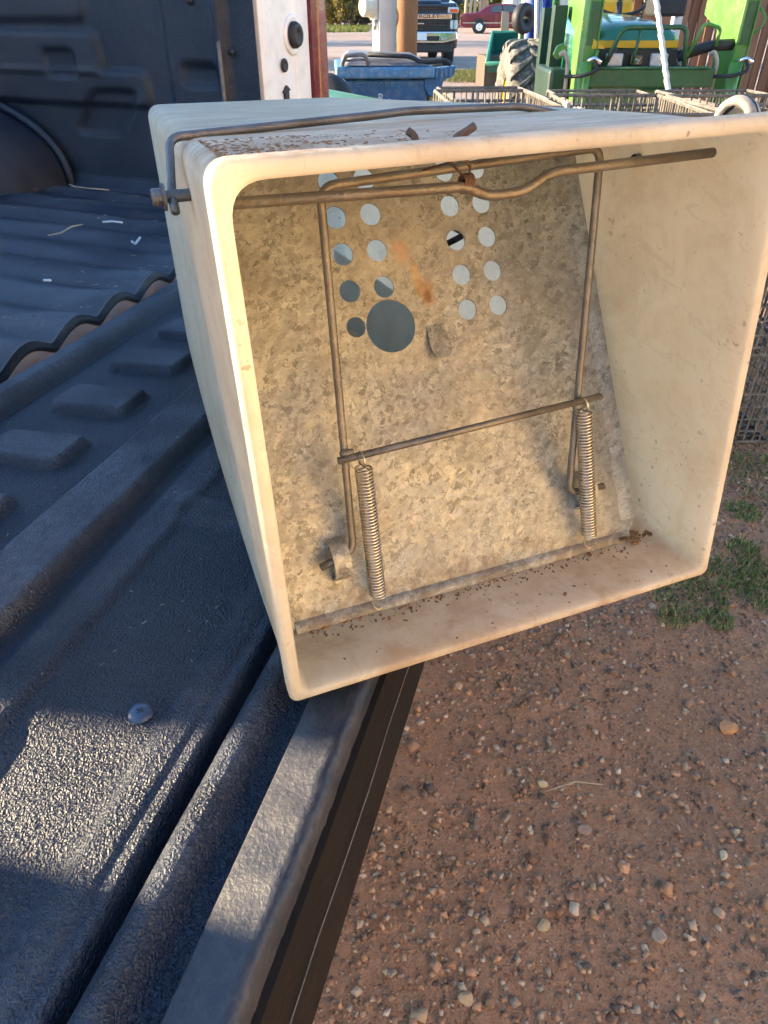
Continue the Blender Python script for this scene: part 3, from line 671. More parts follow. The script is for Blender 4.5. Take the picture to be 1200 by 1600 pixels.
# coil springs with hooked ends
def spring(p0, p1, turns=42, rad=0.0058, wr=0.00078):
    p0, p1 = Vector(p0), Vector(p1); d = (p1 - p0).normalized(); a = d.cross(Vector((1, 0, 0))).normalized(); b_ = d.cross(a)
    n_ = turns * 12; pts = []
    top = p0 - d * 0.008
    for i in range(13):                                   # eye round the cross bar
        t = -0.5 * math.pi + 2 * math.pi * i / 12 * 0.9
        pts.append(p0 - d * (0.0055 + 0.0052 * math.sin(t)) + a * (0.0052 * math.cos(t)) + b_ * (0.001 * i / 12))
    pts.append(p0 - d * 0.0006 + a * 0.003)
    for i in range(n_ + 1):
        t = 2 * math.pi * i / 12
        pts.append(p0 + (p1 - p0) * (i / n_) + (a * math.cos(t) + b_ * math.sin(t)) * rad)
    pts += [p1 + d * 0.001 + b_ * 0.003, p1 + d * 0.004 + b_ * 0.0048, p1 + d * 0.009 + b_ * 0.0042, p1 + d * 0.0115 + b_ * 0.001 + a * 0.001, p1 + d * 0.010 - b_ * 0.002 + a * 0.001]
    m = MB(); m.tube(pts, wr, 5); return m.build('spring', M['spring'], trap, True)
spring(fr(0.0835, 0.0675, 0.0063), (0.0850, 0.0560, 0.0225)); spring(fr(0.2640, 0.074, 0.0063), (0.2735, 0.0565, 0.0245))
ig = MB()  # added sheet giving the shaded tone seen through the plate's low holes
ig.add([(0.318 - 0.102 * 0.30 - 0.010, 0.30, 0.006), (0.268, 0.66, 0.006), (0.262, 0.66, 0.105), (0.276, 0.30, 0.105)], [(0, 1, 2, 3)])
o_ = ig.build('hole_shade_sheet', simple('pale_grey_sheet', (0.55, 0.54, 0.50), 0.6, 0.0, 0.15, 20, 0.1), trap); md = o_.modifiers.new('thickness', 'SOLIDIFY'); md.thickness = 0.0015
tr0 = MB(); tr0.tube(fillet([(0.238, 0.288, 0.2010), (0.268, 0.291, 0.2105), (0.276, 0.42, 0.205), (0.266, 0.60, 0.19)], 0.01), 0.003, 8); tr0.build('trigger_wire', M['black'], trap, True)
dbr = MB()
for i in range(230):
    a_ = random.uniform(0.03, 0.335); c_ = 0.055 - abs(random.gauss(0, 0.006)) if random.random() < 0.8 else random.uniform(0.006, 0.055)
    l_ = random.uniform(0.0004, 0.0014) * (1.8 if random.random() < 0.08 else 1)
    dbr.box((a_, c_, 0.0066 + 0.0085 * max(0, 1 - c_ / 0.04) * 0.35 + l_ * 0.2), (l_ * random.uniform(1, 2.6), l_, l_ * 0.7), Matrix.Rotation(random.uniform(0, 3), 3, 'Z'))
for i in range(45):
    a_ = 0.322 + random.gauss(0, 0.006); c_ = 0.056 + random.gauss(0, 0.004); l_ = random.uniform(0.0008, 0.0026)
    dbr.box((a_, c_, 0.008 + l_), (l_ * random.uniform(1, 3), l_, l_), Matrix.Rotation(random.uniform(0, 3), 3, 'Z'))
for i in range(900):                                      # rusty dirt caught behind the lip, top left
    a_ = min(abs(random.gauss(0.03, 0.05)), 0.29); c_ = random.uniform(0.006, 0.022) if random.random() < 0.45 else random.uniform(0.05, 0.15) * (1 - a_)
    bl_, br_, t0_, t1_, z0_, z1_ = corners(c_); a_ = max(a_, t0_ + 0.012); l_ = random.uniform(0.00025, 0.0007)
    dbr.box((a_, c_, z1_ + 0.005 * max(0, 1 - c_ / 0.5) * (a_ / 0.31) - 0.0007 + l_ * 0.25), (l_ * random.uniform(1.2, 4.5), l_ * random.uniform(1.5, 4), l_ * 0.6), Matrix.Rotation(random.uniform(0, 3), 3, 'Z'))
o_ = dbr.build('debris', simple('brown_crumbs', (0.24, 0.12, 0.05), 0.9, 0, 0.5, 90, 0)); o_.location = BXO; o_.rotation_euler = (0, 0, BXA); tag(o_, 'brown crumbs at the foot of the galvanised plate and behind the rim', 'debris', kind='stuff')
# carrying handle bent round the outside, and its shouldered bolts
hd = MB(); hd.tube(fillet([(-0.0085, 0.126, 0.286), (-0.0080, 0.136, 0.2925), (0.0000, 0.172, 0.3175), (0.1300, 0.180, 0.3225), (0.160, 0.187, 0.3235), (0.257, 0.200, 0.3215), (0.339, 0.190, 0.306), (0.340, 0.150, 0.288)], 0.008, 5), 0.0026, 10)
hd.build('carry_handle', M['handle'], trap, True)
for sx, x in ((-1, 0.002), (1, 0.318)):
    bo = MB(); bo.lathe([(0.0, 0.0215), (0.0042, 0.0212), (0.0048, 0.020), (0.0048, 0.0155), (0.0074, 0.0155), (0.0074, 0.0138), (0.0034, 0.0138), (0.0034, -0.004)], (x, 0.136, 0.2925), (sx, 0, 0), 12)
    bo.build('pivot_bolt', M['handle'], trap)
# bits on the lid: two bent wire ends and a bare metal strip
for pts in ([(0.1150, 0.072, 0.318), (0.1145, 0.073, 0.3245), (0.1115, 0.076, 0.3268)], [(0.1225, 0.047, 0.320), (0.1245, 0.046, 0.3265), (0.1300, 0.045, 0.3290), (0.1345, 0.045, 0.3315)]):
    q = MB(); q.tube(fillet(pts, 0.004), 0.0021, 8); q.build('bent_wire_end', M['rust'], trap, True)
q = MB(); q.box((0.184, 0.062, 0.3232), (0.034, 0.006, 0.0014), Matrix.Rotation(R(4), 3, 'Z')); q.build('metal_strip', M['handle'], trap, bevel=0.0008)

# ------------------------------------------------------------------ house added out of the frame, its sunlit wall bouncing warm light
hs = thing('reflector', 'unseen added tan house beside the yard behind the photographer', 'reflector', (2.8, -0.95, 0))
b = MB(); b.box2((0, -8, 0), (7, 0, 3.6)); b.build('wall', simple('tan_bounce_wall', (0.82, 0.585, 0.28), 0.9, 0, 0.1, 3, 0.2), hs)
b = MB(); b.prism([(-0.3, 3.6), (3.5, 5.2), (7.3, 3.6)], lambda a, b_, t: (a, t, b_), -8.4, 0.4); b.build('roof', M['bark'], hs)

# ------------------------------------------------------------------ gravel, stones, straw, grass
ico = bmesh.new(); bmesh.ops.create_icosphere(ico, subdivisions=1, radius=1.0)
ico.free()
IV = np.array([(x, y, z) for z in (-0.75, 0.75) for x, y in ((-.75, -.75), (.75, -.75), (.75, .75), (-.75, .75))], float)
IF = np.array([(0, 2, 1), (0, 3, 2), (4, 5, 6), (4, 6, 7), (0, 1, 5), (0, 5, 4), (1, 2, 6), (1, 6, 5), (2, 3, 7), (2, 7, 6), (3, 0, 4), (3, 4, 7)])
PAL = np.array([(0.62, 0.38, 0.225), (0.70, 0.50, 0.32), (0.52, 0.30, 0.18), (0.32, 0.22, 0.16), (0.66, 0.37, 0.20), (0.76, 0.58, 0.40), (0.58, 0.33, 0.19), (0.46, 0.24, 0.13)])
def stones(X, Y, Sz):
    n_ = len(X); k_ = len(IV)
    sc_ = Sz[:, None] * rng.uniform(0.55, 1.15, (n_, 3)) * np.array([1, 1, 0.72])
    P = (IV[None] + rng.uniform(-0.38, 0.38, (n_, k_, 3))) * sc_[:, None, :]
    ang = rng.uniform(0, 6.28, n_); tl_ = rng.uniform(-0.5, 0.5, n_)
    ca, sa = np.cos(ang)[:, None], np.sin(ang)[:, None]; ct, st_ = np.cos(tl_)[:, None], np.sin(tl_)[:, None]
    y2 = P[..., 1] * ct - P[..., 2] * st_; z2 = P[..., 1] * st_ + P[..., 2] * ct
    x3 = P[..., 0] * ca - y2 * sa; y3 = P[..., 0] * sa + y2 * ca
    Z = ground_z(X, Y) + Sz * 0.04
    V_ = np.stack([x3 + X[:, None], y3 + Y[:, None], z2 + Z[:, None]], -1).reshape(-1, 3)
    F_ = (IF[None] + (np.arange(n_) * k_)[:, None, None]).reshape(-1, 3)
    c_ = PAL[rng.integers(0, len(PAL), n_)] * (0.50 + 0.42 * rng.uniform(0, 1, (n_, 1)) ** 2.0)
    return V_, F_, np.repeat(c_, k_, 0)
n_ = 76000
# gravel lies in drifts, thickest close to the tailgate
X = rng.uniform(-0.35, 2.0, n_); Y = rng.uniform(0.25, 3.2, n_)
den = 0.42 + 1.0 * vnoise(X * 2.1, Y * 2.1, 21) + 0.5 * vnoise(X * 7, Y * 7, 22) + 0.30 * np.exp(-((X - 0.1) / 0.25) ** 2) + 0.35 * sstep(1.3, 2.0, Y)
keep = rng.uniform(0, 1, n_) < den; X, Y = X[keep], Y[keep]
Sz = 0.0022 + 0.0056 * rng.uniform(0, 1, len(X)) ** 3.0 + 0.007 * rng.uniform(0, 1, len(X)) ** 18
V_, F_, C_ = stones(X, Y, Sz)
tag(mesh_np('gravel', V_, F_, M['stone'], cols=C_), 'small crushed stones strewn over the brown dirt', 'gravel', kind='stuff')
n_ = 110000; X = rng.uniform(-0.35, 1.9, n_); Y = rng.uniform(0.28, 3.0, n_)
den = 0.62 + 0.9 * vnoise(X * 2.6, Y * 2.6, 41) + 0.6 * vnoise(X * 9, Y * 9, 42); keep = rng.uniform(0, 1, n_) < den; X, Y = X[keep], Y[keep]
IV0, IF0 = IV, IF
IV = np.array([(1, 0, 0), (-1, 0, 0), (0, 1, 0), (0, -1, 0), (0, 0, 1), (0, 0, -0.6)], float); IF = np.array([(0, 2, 4), (2, 1, 4), (1, 3, 4), (3, 0, 4)])
V_, F_, C_ = stones(X, Y, 0.0012 + 0.0026 * rng.uniform(0, 1, len(X)) ** 2)
tag(mesh_np('grit', V_, F_, M['stone'], cols=C_), 'fine grit covering the brown dirt', 'gravel', kind='stuff')
IV, IF = IV0, IF0
def stone(px, py, size, col, label, flat=0.6, seed=0):
    p = onz(px, py, 0.0); r_ = np.random.default_rng(seed + 50)
    bm_ = bmesh.new(); bmesh.ops.create_icosphere(bm_, subdivisions=2, radius=1.0)
    dirs = r_.normal(size=(9, 3)); dirs /= np.linalg.norm(dirs, axis=1)[:, None]; lim = r_.uniform(0.55, 0.85, 9)
    sx, sy = r_.uniform(0.7, 1.15, 2)
    for v in bm_.verts:
        c = np.array(v.co[:])
        for d, l in zip(dirs, lim):
            k_ = c @ d
            if k_ > l: c = c - d * (k_ - l)
        v.co = Vector((c[0] * sx, c[1] * sy, c[2] * flat)) * size
    me_ = bpy.data.meshes.new('stone'); bm_.to_mesh(me_); bm_.free()
    a_ = me_.color_attributes.new('Col', 'FLOAT_COLOR', 'POINT'); a_.data.foreach_set('color', np.tile(np.array([col[0] * 1.12, col[1] * 0.98, col[2] * 0.72, 1.0], np.float32), len(me_.vertices)))
    me_.materials.append(M['stone']); o_ = bpy.data.objects.new('stone', me_); COL.objects.link(o_)
    o_.location = (p.x, p.y, float(ground_z(np.array(p.x), np.array(p.y))) + size * flat * 0.45); o_.rotation_euler = (r_.uniform(-.2, .2), r_.uniform(-.2, .2), r_.uniform(0, 6))
    return tag(o_, label, 'stone', 'larger stones on the dirt')
stone(1140, 1138, 0.026, (0.46, 0.27, 0.17), 'large flat tan and orange stone near the right edge', 0.45, 1)
stone(1030, 1466, 0.016, (0.36, 0.30, 0.29), 'grey angular stone at lower right of the dirt', 0.7, 2)
stone(848, 1446, 0.012, (0.42, 0.36, 0.28), 'oval pale brown stone in the lower middle of the dirt', 0.6, 3)
stone(728, 1562, 0.017, (0.40, 0.33, 0.27), 'largest stone beside the bottom edge of the picture', 0.6, 4)
stone(846, 1226, 0.013, (0.55, 0.47, 0.36), 'pale stone beside the broken straw', 0.5, 5)
stone(912, 1298, 0.014, (0.34, 0.26, 0.25), 'purplish angular stone below the broken straw', 0.5, 6)
stone(716, 1074, 0.013, (0.48, 0.36, 0.30), 'long pale pinkish stone just below the box rim', 0.45, 7)
stone(1130, 1340, 0.012, (0.58, 0.54, 0.48), 'whitish stone on the right above the grey angular one', 0.5, 8)
stone(866, 1082, 0.010, (0.20, 0.18, 0.19), 'small dark grey stone below the box rim', 0.7, 9)
stone(608, 1268, 0.012, (0.42, 0.30, 0.24), 'flat reddish stone close beside the tailgate edge', 0.4, 10)
stone(741, 1294, 0.012, (0.19, 0.15, 0.15), 'dark brown stone left of the purplish one', 0.5, 11)
stone(1122, 1428, 0.015, (0.40, 0.30, 0.27), 'brown stone near the right edge above the corner', 0.5, 12)
p0, p1, p2 = onz(850, 1238, .012), onz(900, 1221, .016), onz(942, 1226, .012)
b = MB(); b.tube([p0, (p0 + p1) / 2 + Vector((0, 0, .002)), p1, (p1 + p2) / 2, p2], [0.0012, 0.0016, 0.0019, 0.0016, 0.0010], 6)
tag(b.build('straw_stalk', M['straw'], None, True), 'bent yellow straw stalk lying on the bare dirt', 'straw')
def blades(name, pts, h0, h1, wid, cols, label, lean=0.6):
    n_ = len(pts); P = np.asarray(pts); a = rng.uniform(0, 6.28, n_); h = rng.uniform(h0, h1, n_)[:, None]
    d = np.stack([np.cos(a), np.sin(a), np.zeros(n_)], 1); q = np.stack([-np.sin(a), np.cos(a), np.zeros(n_)], 1) * wid
    ln = rng.uniform(0.1, lean, n_)[:, None]; up = np.array([[0, 0, 1.0]])
    m1 = P + up * h * 0.6 + d * h * ln * 0.4; tp = P + up * h * (1 - 0.3 * ln) + d * h * ln
    V_ = np.stack([P - q, P + q, m1 + q * .7, m1 - q * .7, tp], 1).reshape(-1, 3)
    b_ = np.arange(n_)[:, None] * 5
    F_ = np.vstack([b_ + [0, 1, 2], b_ + [0, 2, 3], b_ + [3, 2, 4]])
    c_ = np.asarray(cols)[rng.integers(0, len(cols), n_)] * rng.uniform(0.6, 1.15, (n_, 1))
    return tag(mesh_np(name, V_, F_, M['leaf'], cols=np.repeat(c_, 5, 0)), label, 'grass', kind='stuff')
GR = [(0.18, 0.26, 0.07), (0.24, 0.33, 0.09), (0.14, 0.21, 0.06), (0.48, 0.40, 0.20)]
pts = []
for px, py, rr, nn in ((1075, 935, .10, 420), (1110, 905, .10, 330), (1150, 900, .09, 260), (1190, 900, .07, 250), (1160, 800, .06, 260), (1120, 970, .04, 150), (1180, 740, .16, 500), (1160, 860, .05, 200), (1195, 940, .05, 150), (1050, 970, .04, 120)):
    c = onz(px, py, 0); r_ = rr * np.sqrt(rng.uniform(0, 1, nn)); a = rng.uniform(0, 6.28, nn)
    x, y = c.x + r_ * np.cos(a), c.y + r_ * np.sin(a); pts += list(np.stack([x, y, ground_z(x, y) - 0.002], 1))
blades('grass', pts, 0.010, 0.030, 0.0020, GR, 'short green weeds in the dirt beside the box rim', 1.0)
pts = []
for px, py, rx, ry, nn in ((760, 118, 1.3, 1.6, 6000), (720, 122, .8, .9, 1200), (800, 122, .8, 1.2, 2000)):
    c = onz(px, py, 0.06); r_ = np.sqrt(rng.uniform(0, 1, nn)); a = rng.uniform(0, 6.28, nn)
    x, y = c.x + rx * r_ * np.cos(a), c.y + ry * r_ * np.sin(a); pts += list(np.stack([x, y, ground_z(x, y)], 1))
GY_ = [(0.16, 0.18, 0.04), (0.24, 0.23, 0.07), (0.30, 0.26, 0.11), (0.10, 0.14, 0.03)]
blades('lawn', pts, 0.04, 0.10, 0.006, GY_, 'yellow green grass beside the green trough', 0.8)
x = rng.uniform(-9, -1.0, 9000); y = rng.uniform(52, 66, 9000)
blades('verge', np.stack([x, y, ground_z(x, y)], 1), 0.10, 0.25, 0.03, [(0.17, 0.20, 0.04), (0.26, 0.26, 0.07), (0.12, 0.15, 0.04)], 'sunlit grass verge below the far shrubs', 0.8)

# ------------------------------------------------------------------ litter in the truck bed
def bed_pt(px, py, z): return onz(px, py, TZ + z)
lt = MB()
for i in range(60):
    px = random.uniform(0, 262); py = random.uniform(300, 560 - px * 0.5)
    p = bed_pt(px, py, 0.03); a = random.uniform(0, 6.3); l = random.uniform(0.002, 0.010); w_ = random.uniform(0.0008, 0.002)
    lt.box((p.x, p.y, p.z + 0.008), (l, w_, 0.001), Matrix.Rotation(a, 3, 'Z'))
for i in range(30):
    px = random.uniform(0, 400); py = random.uniform(620, 1100)
    if px > 300 + (py - 620) * 0.2: continue
    p = bed_pt(px, py, 0.006); a = random.uniform(0, 6.3)
    lt.box((p.x, p.y, p.z + 0.006), (random.uniform(.001, .004), 0.0008, 0.0006), Matrix.Rotation(a, 3, 'Z'))
tag(lt.build('litter', simple('grey_chaff', (0.20, 0.18, 0.15), 0.9, 0, 0.4, 60, 0)), 'chaff and straw crumbs strewn over the black bed liner', 'litter', kind='stuff')
for pts, mt, nm, lb, ct in (([(160, 347), (176, 346), (191, 348)], 'ink', 'wood_chip', 'pale wood chip on the ribbed bed floor beyond the pebble', 'chip'),
                            ([(68, 438), (80, 438)], 'ink', 'paper_scrap', 'small white paper scrap on the ribbed bed floor', 'paper'),
                            ([(75, 368), (95, 364), (112, 354), (128, 351)], 'straw', 'twig', 'thin curved twig lying across the bed ribs', 'twig'),
                            ([(108, 288), (118, 292), (135, 294), (170, 297)], 'straw', 'twig', 'dry twig lying where bed floor meets wheel arch', 'twig'),
                            ([(206, 377), (211, 381), (219, 371)], 'ink', 'paper_scrap', 'bent white paper scrap near the box on the bed floor', 'paper')):
    b = MB(); b.tube([bed_pt(x, y, 0.040) for x, y in pts], 0.0022 if mt == 'ink' else 0.0016, 5); tag(b.build(nm, M[mt], None, True), lb, ct)

# ------------------------------------------------------------------ wire crates
CW, CD, CH = 0.37, 0.56, 0.360
def crate_parts():
    r1, r2 = 0.0060, 0.0034
    out = []
    f = MB()
    for z in (0.006, CH - 0.012): 
        f.tube([(0, 0, z), (CW, 0, z), (CW, CD, z), (0, CD, z), (0, 0, z)], r1, 6)
    for x in (0, CW):
        for y in (0, CD): f.tube([(x, y, 0.006), (x, y, CH - 0.012)], r1, 6)
    out.append(('frame', f))
    def mesh_side(P, Q):
        m = MB(); P, Q = Vector(P), Vector(Q); nn = int((Q - P).length / 0.026)
        for i in range(1, nn): 
            p = P + (Q - P) * (i / nn) + Vector((random.uniform(-1, 1), random.uniform(-1, 1), 0)) * 0.002
            m.tube([p + Vector((0, 0, 0.006)), p + Vector((random.uniform(-.004, .004), 0, CH - 0.012))], r2, 5, False)
        for z in (0.05, 0.10, 0.15, 0.20, 0.25, 0.295): m.tube([P + Vector((0, 0, z)), Q + Vector((0, 0, z))], r2 * 0.8, 5, False)
        return m
    for P, Q in (((0, 0, 0), (CW, 0, 0)), ((CW, 0, 0), (CW, CD, 0)), ((CW, CD, 0), (0, CD, 0)), ((0, CD, 0), (0, 0, 0))): out.append(('wire_side', mesh_side(P, Q)))
    m = MB()
    for i in range(1, 10): m.tube([(CW * i / 10, 0, 0.006), (CW * i / 10, CD, 0.006)], r2, 5, False)
    for i in range(1, 14): m.tube([(0, CD * i / 14, 0.010), (CW, CD * i / 14, 0.010)], r2, 5, False)
    out.append(('wire_floor', m))
    for y in (0.18, 0.37):
        m = MB(); m.tube([(0.004, y, CH - 0.05), (CW - .004, y + 0.03, CH - 0.05)], 0.004, 6)
        for i in range(1, 9): m.tube([(CW * i / 9, y + .03 * i / 9, 0.01), (CW * i / 9, y + .03 * i / 9, CH - 0.05)], r2, 5, False)
        out.append(('divider', m))
    return out
CP = None
def crate(x, y, z, rz, label, sc_=1.0, sz_=1.0):
    global CP
    t_ = thing('wire_crate', label, 'crate', (x, y, z), rz, 'wire crates stacked in the yard'); t_.scale = (sc_, 1, sz_)
    if CP is None:
        CP = [m.build(nm, M['crate'], t_) for nm, m in crate_parts()]
    else:
        for c in CP:
            d = c.copy(); COL.objects.link(d); d.parent = t_
    return t_
STK = [('wire crate stack nearest the grass, left of the pale stakes', 0.205, 2.46, 0.03, 0.90), ('middle wire crate stack in front of the tractor', 0.565, 2.30, -0.05, 1.0), ('wire crate stack behind the small grey wheel', 1.00, 2.27, 0.02, 1.12)]
STK += [('wire crate stack in the back row at left', 0.27, 3.14, 0.05, 1.0), ('wire crate stack in the middle of the back row', 0.70, 3.00, -0.03, 1.05), ('wire crate stack in the back row at right', 1.22, 2.98, 0.06, 1.1)]
for nm, x, y, rz, k_ in STK:
    for i, lv in enumerate(('bottom crate of the ', 'second crate of the ', 'top crate of the ')):
        zz_ = 0.985 if y < 2.6 else 0.945; crate(x + 0.006 * i, y + 0.01 * i, 0.004 + i * 0.364 * zz_, rz + 0.02 * (i - 1), lv + nm, k_, zz_)
# pale wooden slats standing between the stacks
for i, (dx, h) in enumerate(((0.0, 1.08), (0.022, 1.07), (-0.03, 1.055))):
    b = MB(); b.box((0.545 + dx - 0.0, 2.50 - i * 0.05, h / 2), (0.012, 0.055, h), Matrix.Rotation(R(2 + i), 3, 'Y'))
    tag(b.build('wooden_stake', M['crateslat'], None, bevel=0.002), ('tallest pale stake standing between two wire crate stacks', 'pale stake right of the tallest one between the crates', 'shortest pale stake leaning left between two wire crate stacks')[i], 'stake', 'pale stakes between the crates')
# upturned hand truck, its small wheel showing over the rim of the box
c = at(1140, 181, 2.12)
ht = thing('hand_truck', 'small grey wheel of an upturned hand truck before the crates', 'hand truck', (c.x, c.y, 0), 0)
b = MB(); zc = c.z - 0.012
b.lathe([(0.036, -0.016), (0.040, -0.022), (0.050, -0.024), (0.057, -0.018), (0.060, -0.006), (0.060, 0.006), (0.057, 0.018), (0.050, 0.024), (0.040, 0.022), (0.036, 0.016), (0.036, -0.016)], (0.02, 0, zc), (0.82, 0.57, 0), 32)
tyw = b.build('tyre', simple('pale_grey_rubber', (0.33, 0.30, 0.26), 0.8, 0, 0.25, 30, 0.2, (0.12, 0.11, 0.10), 0.5), ht, True)
b = MB(); b.lathe([(0.0, 0.005), (0.012, 0.016), (0.030, 0.010), (0.037, 0.014), (0.037, -0.014), (0.030, -0.010), (0.012, -0.012), (0.0, -0.006)], (0.02, 0, zc), (0.82, 0.57, 0), 20); b.build('rim', M['black'], ht, True)
b = MB(); b.lathe([(0.0605, -0.004), (0.062, 0.0), (0.0605, 0.004)], (0.02, 0, zc), (0.82, 0.57, 0), 32); b.build('tread_band', M['black'], tyw, True)
b = MB(); b.tube([(0.0, -0.015, zc), (0.12, 0.07, zc)], 0.006, 8); b.tube([(0.10, 0.055, zc), (0.10, 0.06, 0.5), (0.09, 0.06, 0.0)], 0.011, 8); b.build('frame', M['greendk'], ht, True)

# ------------------------------------------------------------------ blue recycling bin, green bin, posts
c = at(610, 120, 5.05)
rb = thing('recycling_bin', 'blue wheeled recycling bin with faded grey lid and white print', 'bin', (c.x, 5.05, 0), R(4))
b = MB(); w0, w1, d0, d1 = 0.235, 0.300, 0.26, 0.36
b.add([(-w0, -d0 + .1, 0.03), (w0 - .09, -d0 + .1, 0.03), (w0 - .09, d0 + .1, 0.03), (-w0, d0 + .1, 0.03), (-w1, -d1 + .1, 0.985), (w1 - .09, -d1 + .1, 0.985), (w1 - .09, d1 + .1, 0.985), (-w1, d1 + .1, 0.985)],
      [(3, 2, 1, 0), (4, 5, 6, 7), (0, 1, 5, 4), (1, 2, 6, 5), (2, 3, 7, 6), (3, 0, 4, 7)])
body = b.build('body', M['binblue'], rb, bevel=0.03, seg=3)
b = MB(); b.box2((-0.335, -0.30, 0.985), (0.235, 0.50, 1.045)); b.build('rim', M['binrim'], rb, bevel=0.014, seg=3)
b = MB(); b.add([(-0.29, -0.30, 1.048), (0.215, -0.30, 1.046), (0.235, 0.48, 1.048), (-0.30, 0.48, 1.048), (-0.24, -0.22, 1.085), (0.10, -0.22, 1.075), (0.16, 0.40, 1.085), (-0.25, 0.40, 1.10)],
              [(3, 2, 1, 0), (4, 5, 6, 7), (0, 1, 5, 4), (1, 2, 6, 5), (2, 3, 7, 6), (3, 0, 4, 7)])
lid = b.build('lid', M['binlid'], rb, bevel=0.012, seg=2)
b = MB(); b.tube(fillet([(-0.30, -0.31, 1.05), (-0.28, -0.32, 1.10), (-0.17, -0.32, 1.105), (-0.15, -0.31, 1.055)], 0.02), 0.012, 8); b.tube([(-0.28, -0.315, 1.075), (-0.16, -0.315, 1.08)], 0.006, 6); b.build('lid_handle', M['binlid'], lid, True)
b = MB(); b.tube(fillet([(-0.15, -0.24, 1.10), (0.10, -0.24, 1.09), (0.16, -0.26, 1.06), (0.30, -0.26, 1.072), (0.33, -0.26, 1.05)], 0.06), 0.012, 8); b.build('lid_edge', M['black'], lid, True)
b = MB(); b.prism([(0.18, 1.03), (0.36, 1.045), (0.35, 1.00), (0.29, 0.97), (0.27, 0.90), (0.21, 0.895), (0.18, 0.94)], lambda a, b_, t: (a, t, b_), -0.27, -0.19); b.build('hinge_bracket', M['binblue'], rb, bevel=0.004)
for i in range(4): 
    b = MB(); b.box2((0.245 + i * 0.027, -0.276, 0.985), (0.255 + i * 0.027, -0.271, 1.035)); b.build('rib', M['binrim'], rb)
b = MB(); b.box2((0.215, -0.22, 0.05), (0.265, 0.42, 0.90)); b.build('corner_panel', simple('sun_bleached_yellow_blue', (0.42, 0.36, 0.20), 0.6, 0, 0.3, 10, 0.1), rb, bevel=0.02)
tz = lambda x: -0.268 - 0.0
def text(name, body_, size, mat, parent, loc, rot, ext=0.001):
    cu = bpy.data.curves.new(name, 'FONT'); cu.body = body_; cu.size = size; cu.align_x = 'CENTER'; cu.align_y = 'CENTER'; cu.extrude = ext
    tmp = bpy.data.objects.new(name, cu); COL.objects.link(tmp)
    dg = bpy.context.evaluated_depsgraph_get(); me_ = bpy.data.meshes.new_from_object(tmp.evaluated_get(dg))
    bpy.data.objects.remove(tmp); me_.materials.clear(); me_.materials.append(mat)
    o_ = bpy.data.objects.new(name, me_); COL.objects.link(o_); o_.parent = parent; o_.location = loc; o_.rotation_euler = rot; return o_
fy = lambda z: -(d0 + (d1 - d0) * (z - 0.03) / 0.955) + 0.1 - 0.004
fa = math.atan2(d1 - d0, 0.955)
text('print_letter', 'R', 0.062, M['ink'], body, (-0.075, fy(0.885), 0.885), (R(90) + fa, 0, 0))
text('print_letter', '-', 0.06, M['ink'], body, (-0.135, fy(0.87), 0.868), (R(90) + fa, 0, 0))
text('print_letter', '3', 0.052, M['ink'], body, (-0.025, fy(0.86), 0.860), (R(90) + fa, 0, 0))
text('print_letter', 'B', 0.040, M['ink'], body, (-0.052, fy(0.855), 0.853), (R(90) + fa, 0, 0))
for i in range(11):
    if i in (3, 8): continue
    b = MB(); xx = -0.21 + i * 0.034; b.lathe([(0.008, -0.0005), (0.0085, 0.0015), (0.011, 0.0015), (0.0115, -0.0005)], (xx, fy(0.955), 0.955), (0, -1, 0.1), 8)
    b.build('embossed_mark', M['binrim'], body)

c = at(540, 140, 2.9)
gb = thing('green_bin', 'bright green domed bin lid showing behind the white box', 'bin', (-0.13, 2.9, 0), R(0))
b = MB(); b.add([(-0.22, -0.2, 0), (0.22, -0.2, 0), (0.22, 0.25, 0), (-0.22, 0.25, 0), (-0.29, -0.28, 0.90), (0.30, -0.28, 0.90), (0.30, 0.34, 0.90), (-0.29, 0.34, 0.90)],
               [(3, 2, 1, 0), (4, 5, 6, 7), (0, 1, 5, 4), (1, 2, 6, 5), (2, 3, 7, 6), (3, 0, 4, 7)]); b.build('body', M['black'], gb, bevel=0.02)
b = MB(); vs = []; nx, ny = 25, 13
for j in range(ny):
    for i in range(nx):
        x = -0.30 + 0.64 * i / (nx - 1); y = -0.30 + 0.66 * j / (ny - 1)
        zz_ = at(489 + 155 * i / (nx - 1), 0, 2.9).z * 0
        k_ = i / (nx - 1); prof_ = 1.056 + 0.026 * math.sin(min(1, k_ / 0.22) * math.pi / 2) - 0.02 * 0 - 0.105 * max(0, k_ - 0.16) ** 1.05
        edge = 0.03 * (abs(2 * j / (ny - 1) - 1) ** 4)
        vs.append((x, y, prof_ - edge + 0.006 * (math.sin(j * 1.05) > 0.3)))
b.add(vs, [(j * nx + i, j * nx + i + 1, (j + 1) * nx + i + 1, (j + 1) * nx + i) for j in range(ny - 1) for i in range(nx - 1)])
o_ = b.build('lid', M['bingreen'], gb, True); md = o_.modifiers.new('thickness', 'SOLIDIFY'); md.thickness = 0.012
c = at(512, 128, 4.0)
b = MB(); b.lathe([(0.03, -0.03), (0.05, -0.035), (0.085, -0.03), (0.09, 0), (0.085, 0.03), (0.05, 0.035), (0.03, 0.03)], (0.02, 0.05, 0.085), (0.3, 1, 0), 24)
wb = thing('wheelbarrow', 'black wheelbarrow wheel just behind the green lid', 'wheelbarrow', (c.x, 4.0, 0))
b = MB(); zt_ = at(512, 117, 4.0).z
b.lathe([(0.05, -0.035), (0.07, -0.045), (0.13, -0.04), (0.145, 0), (0.13, 0.04), (0.07, 0.045), (0.05, 0.035)], (0, 0, zt_ - 0.135), (0.4, 1, 0), 28); b.build('tyre', M['black'], wb, True)
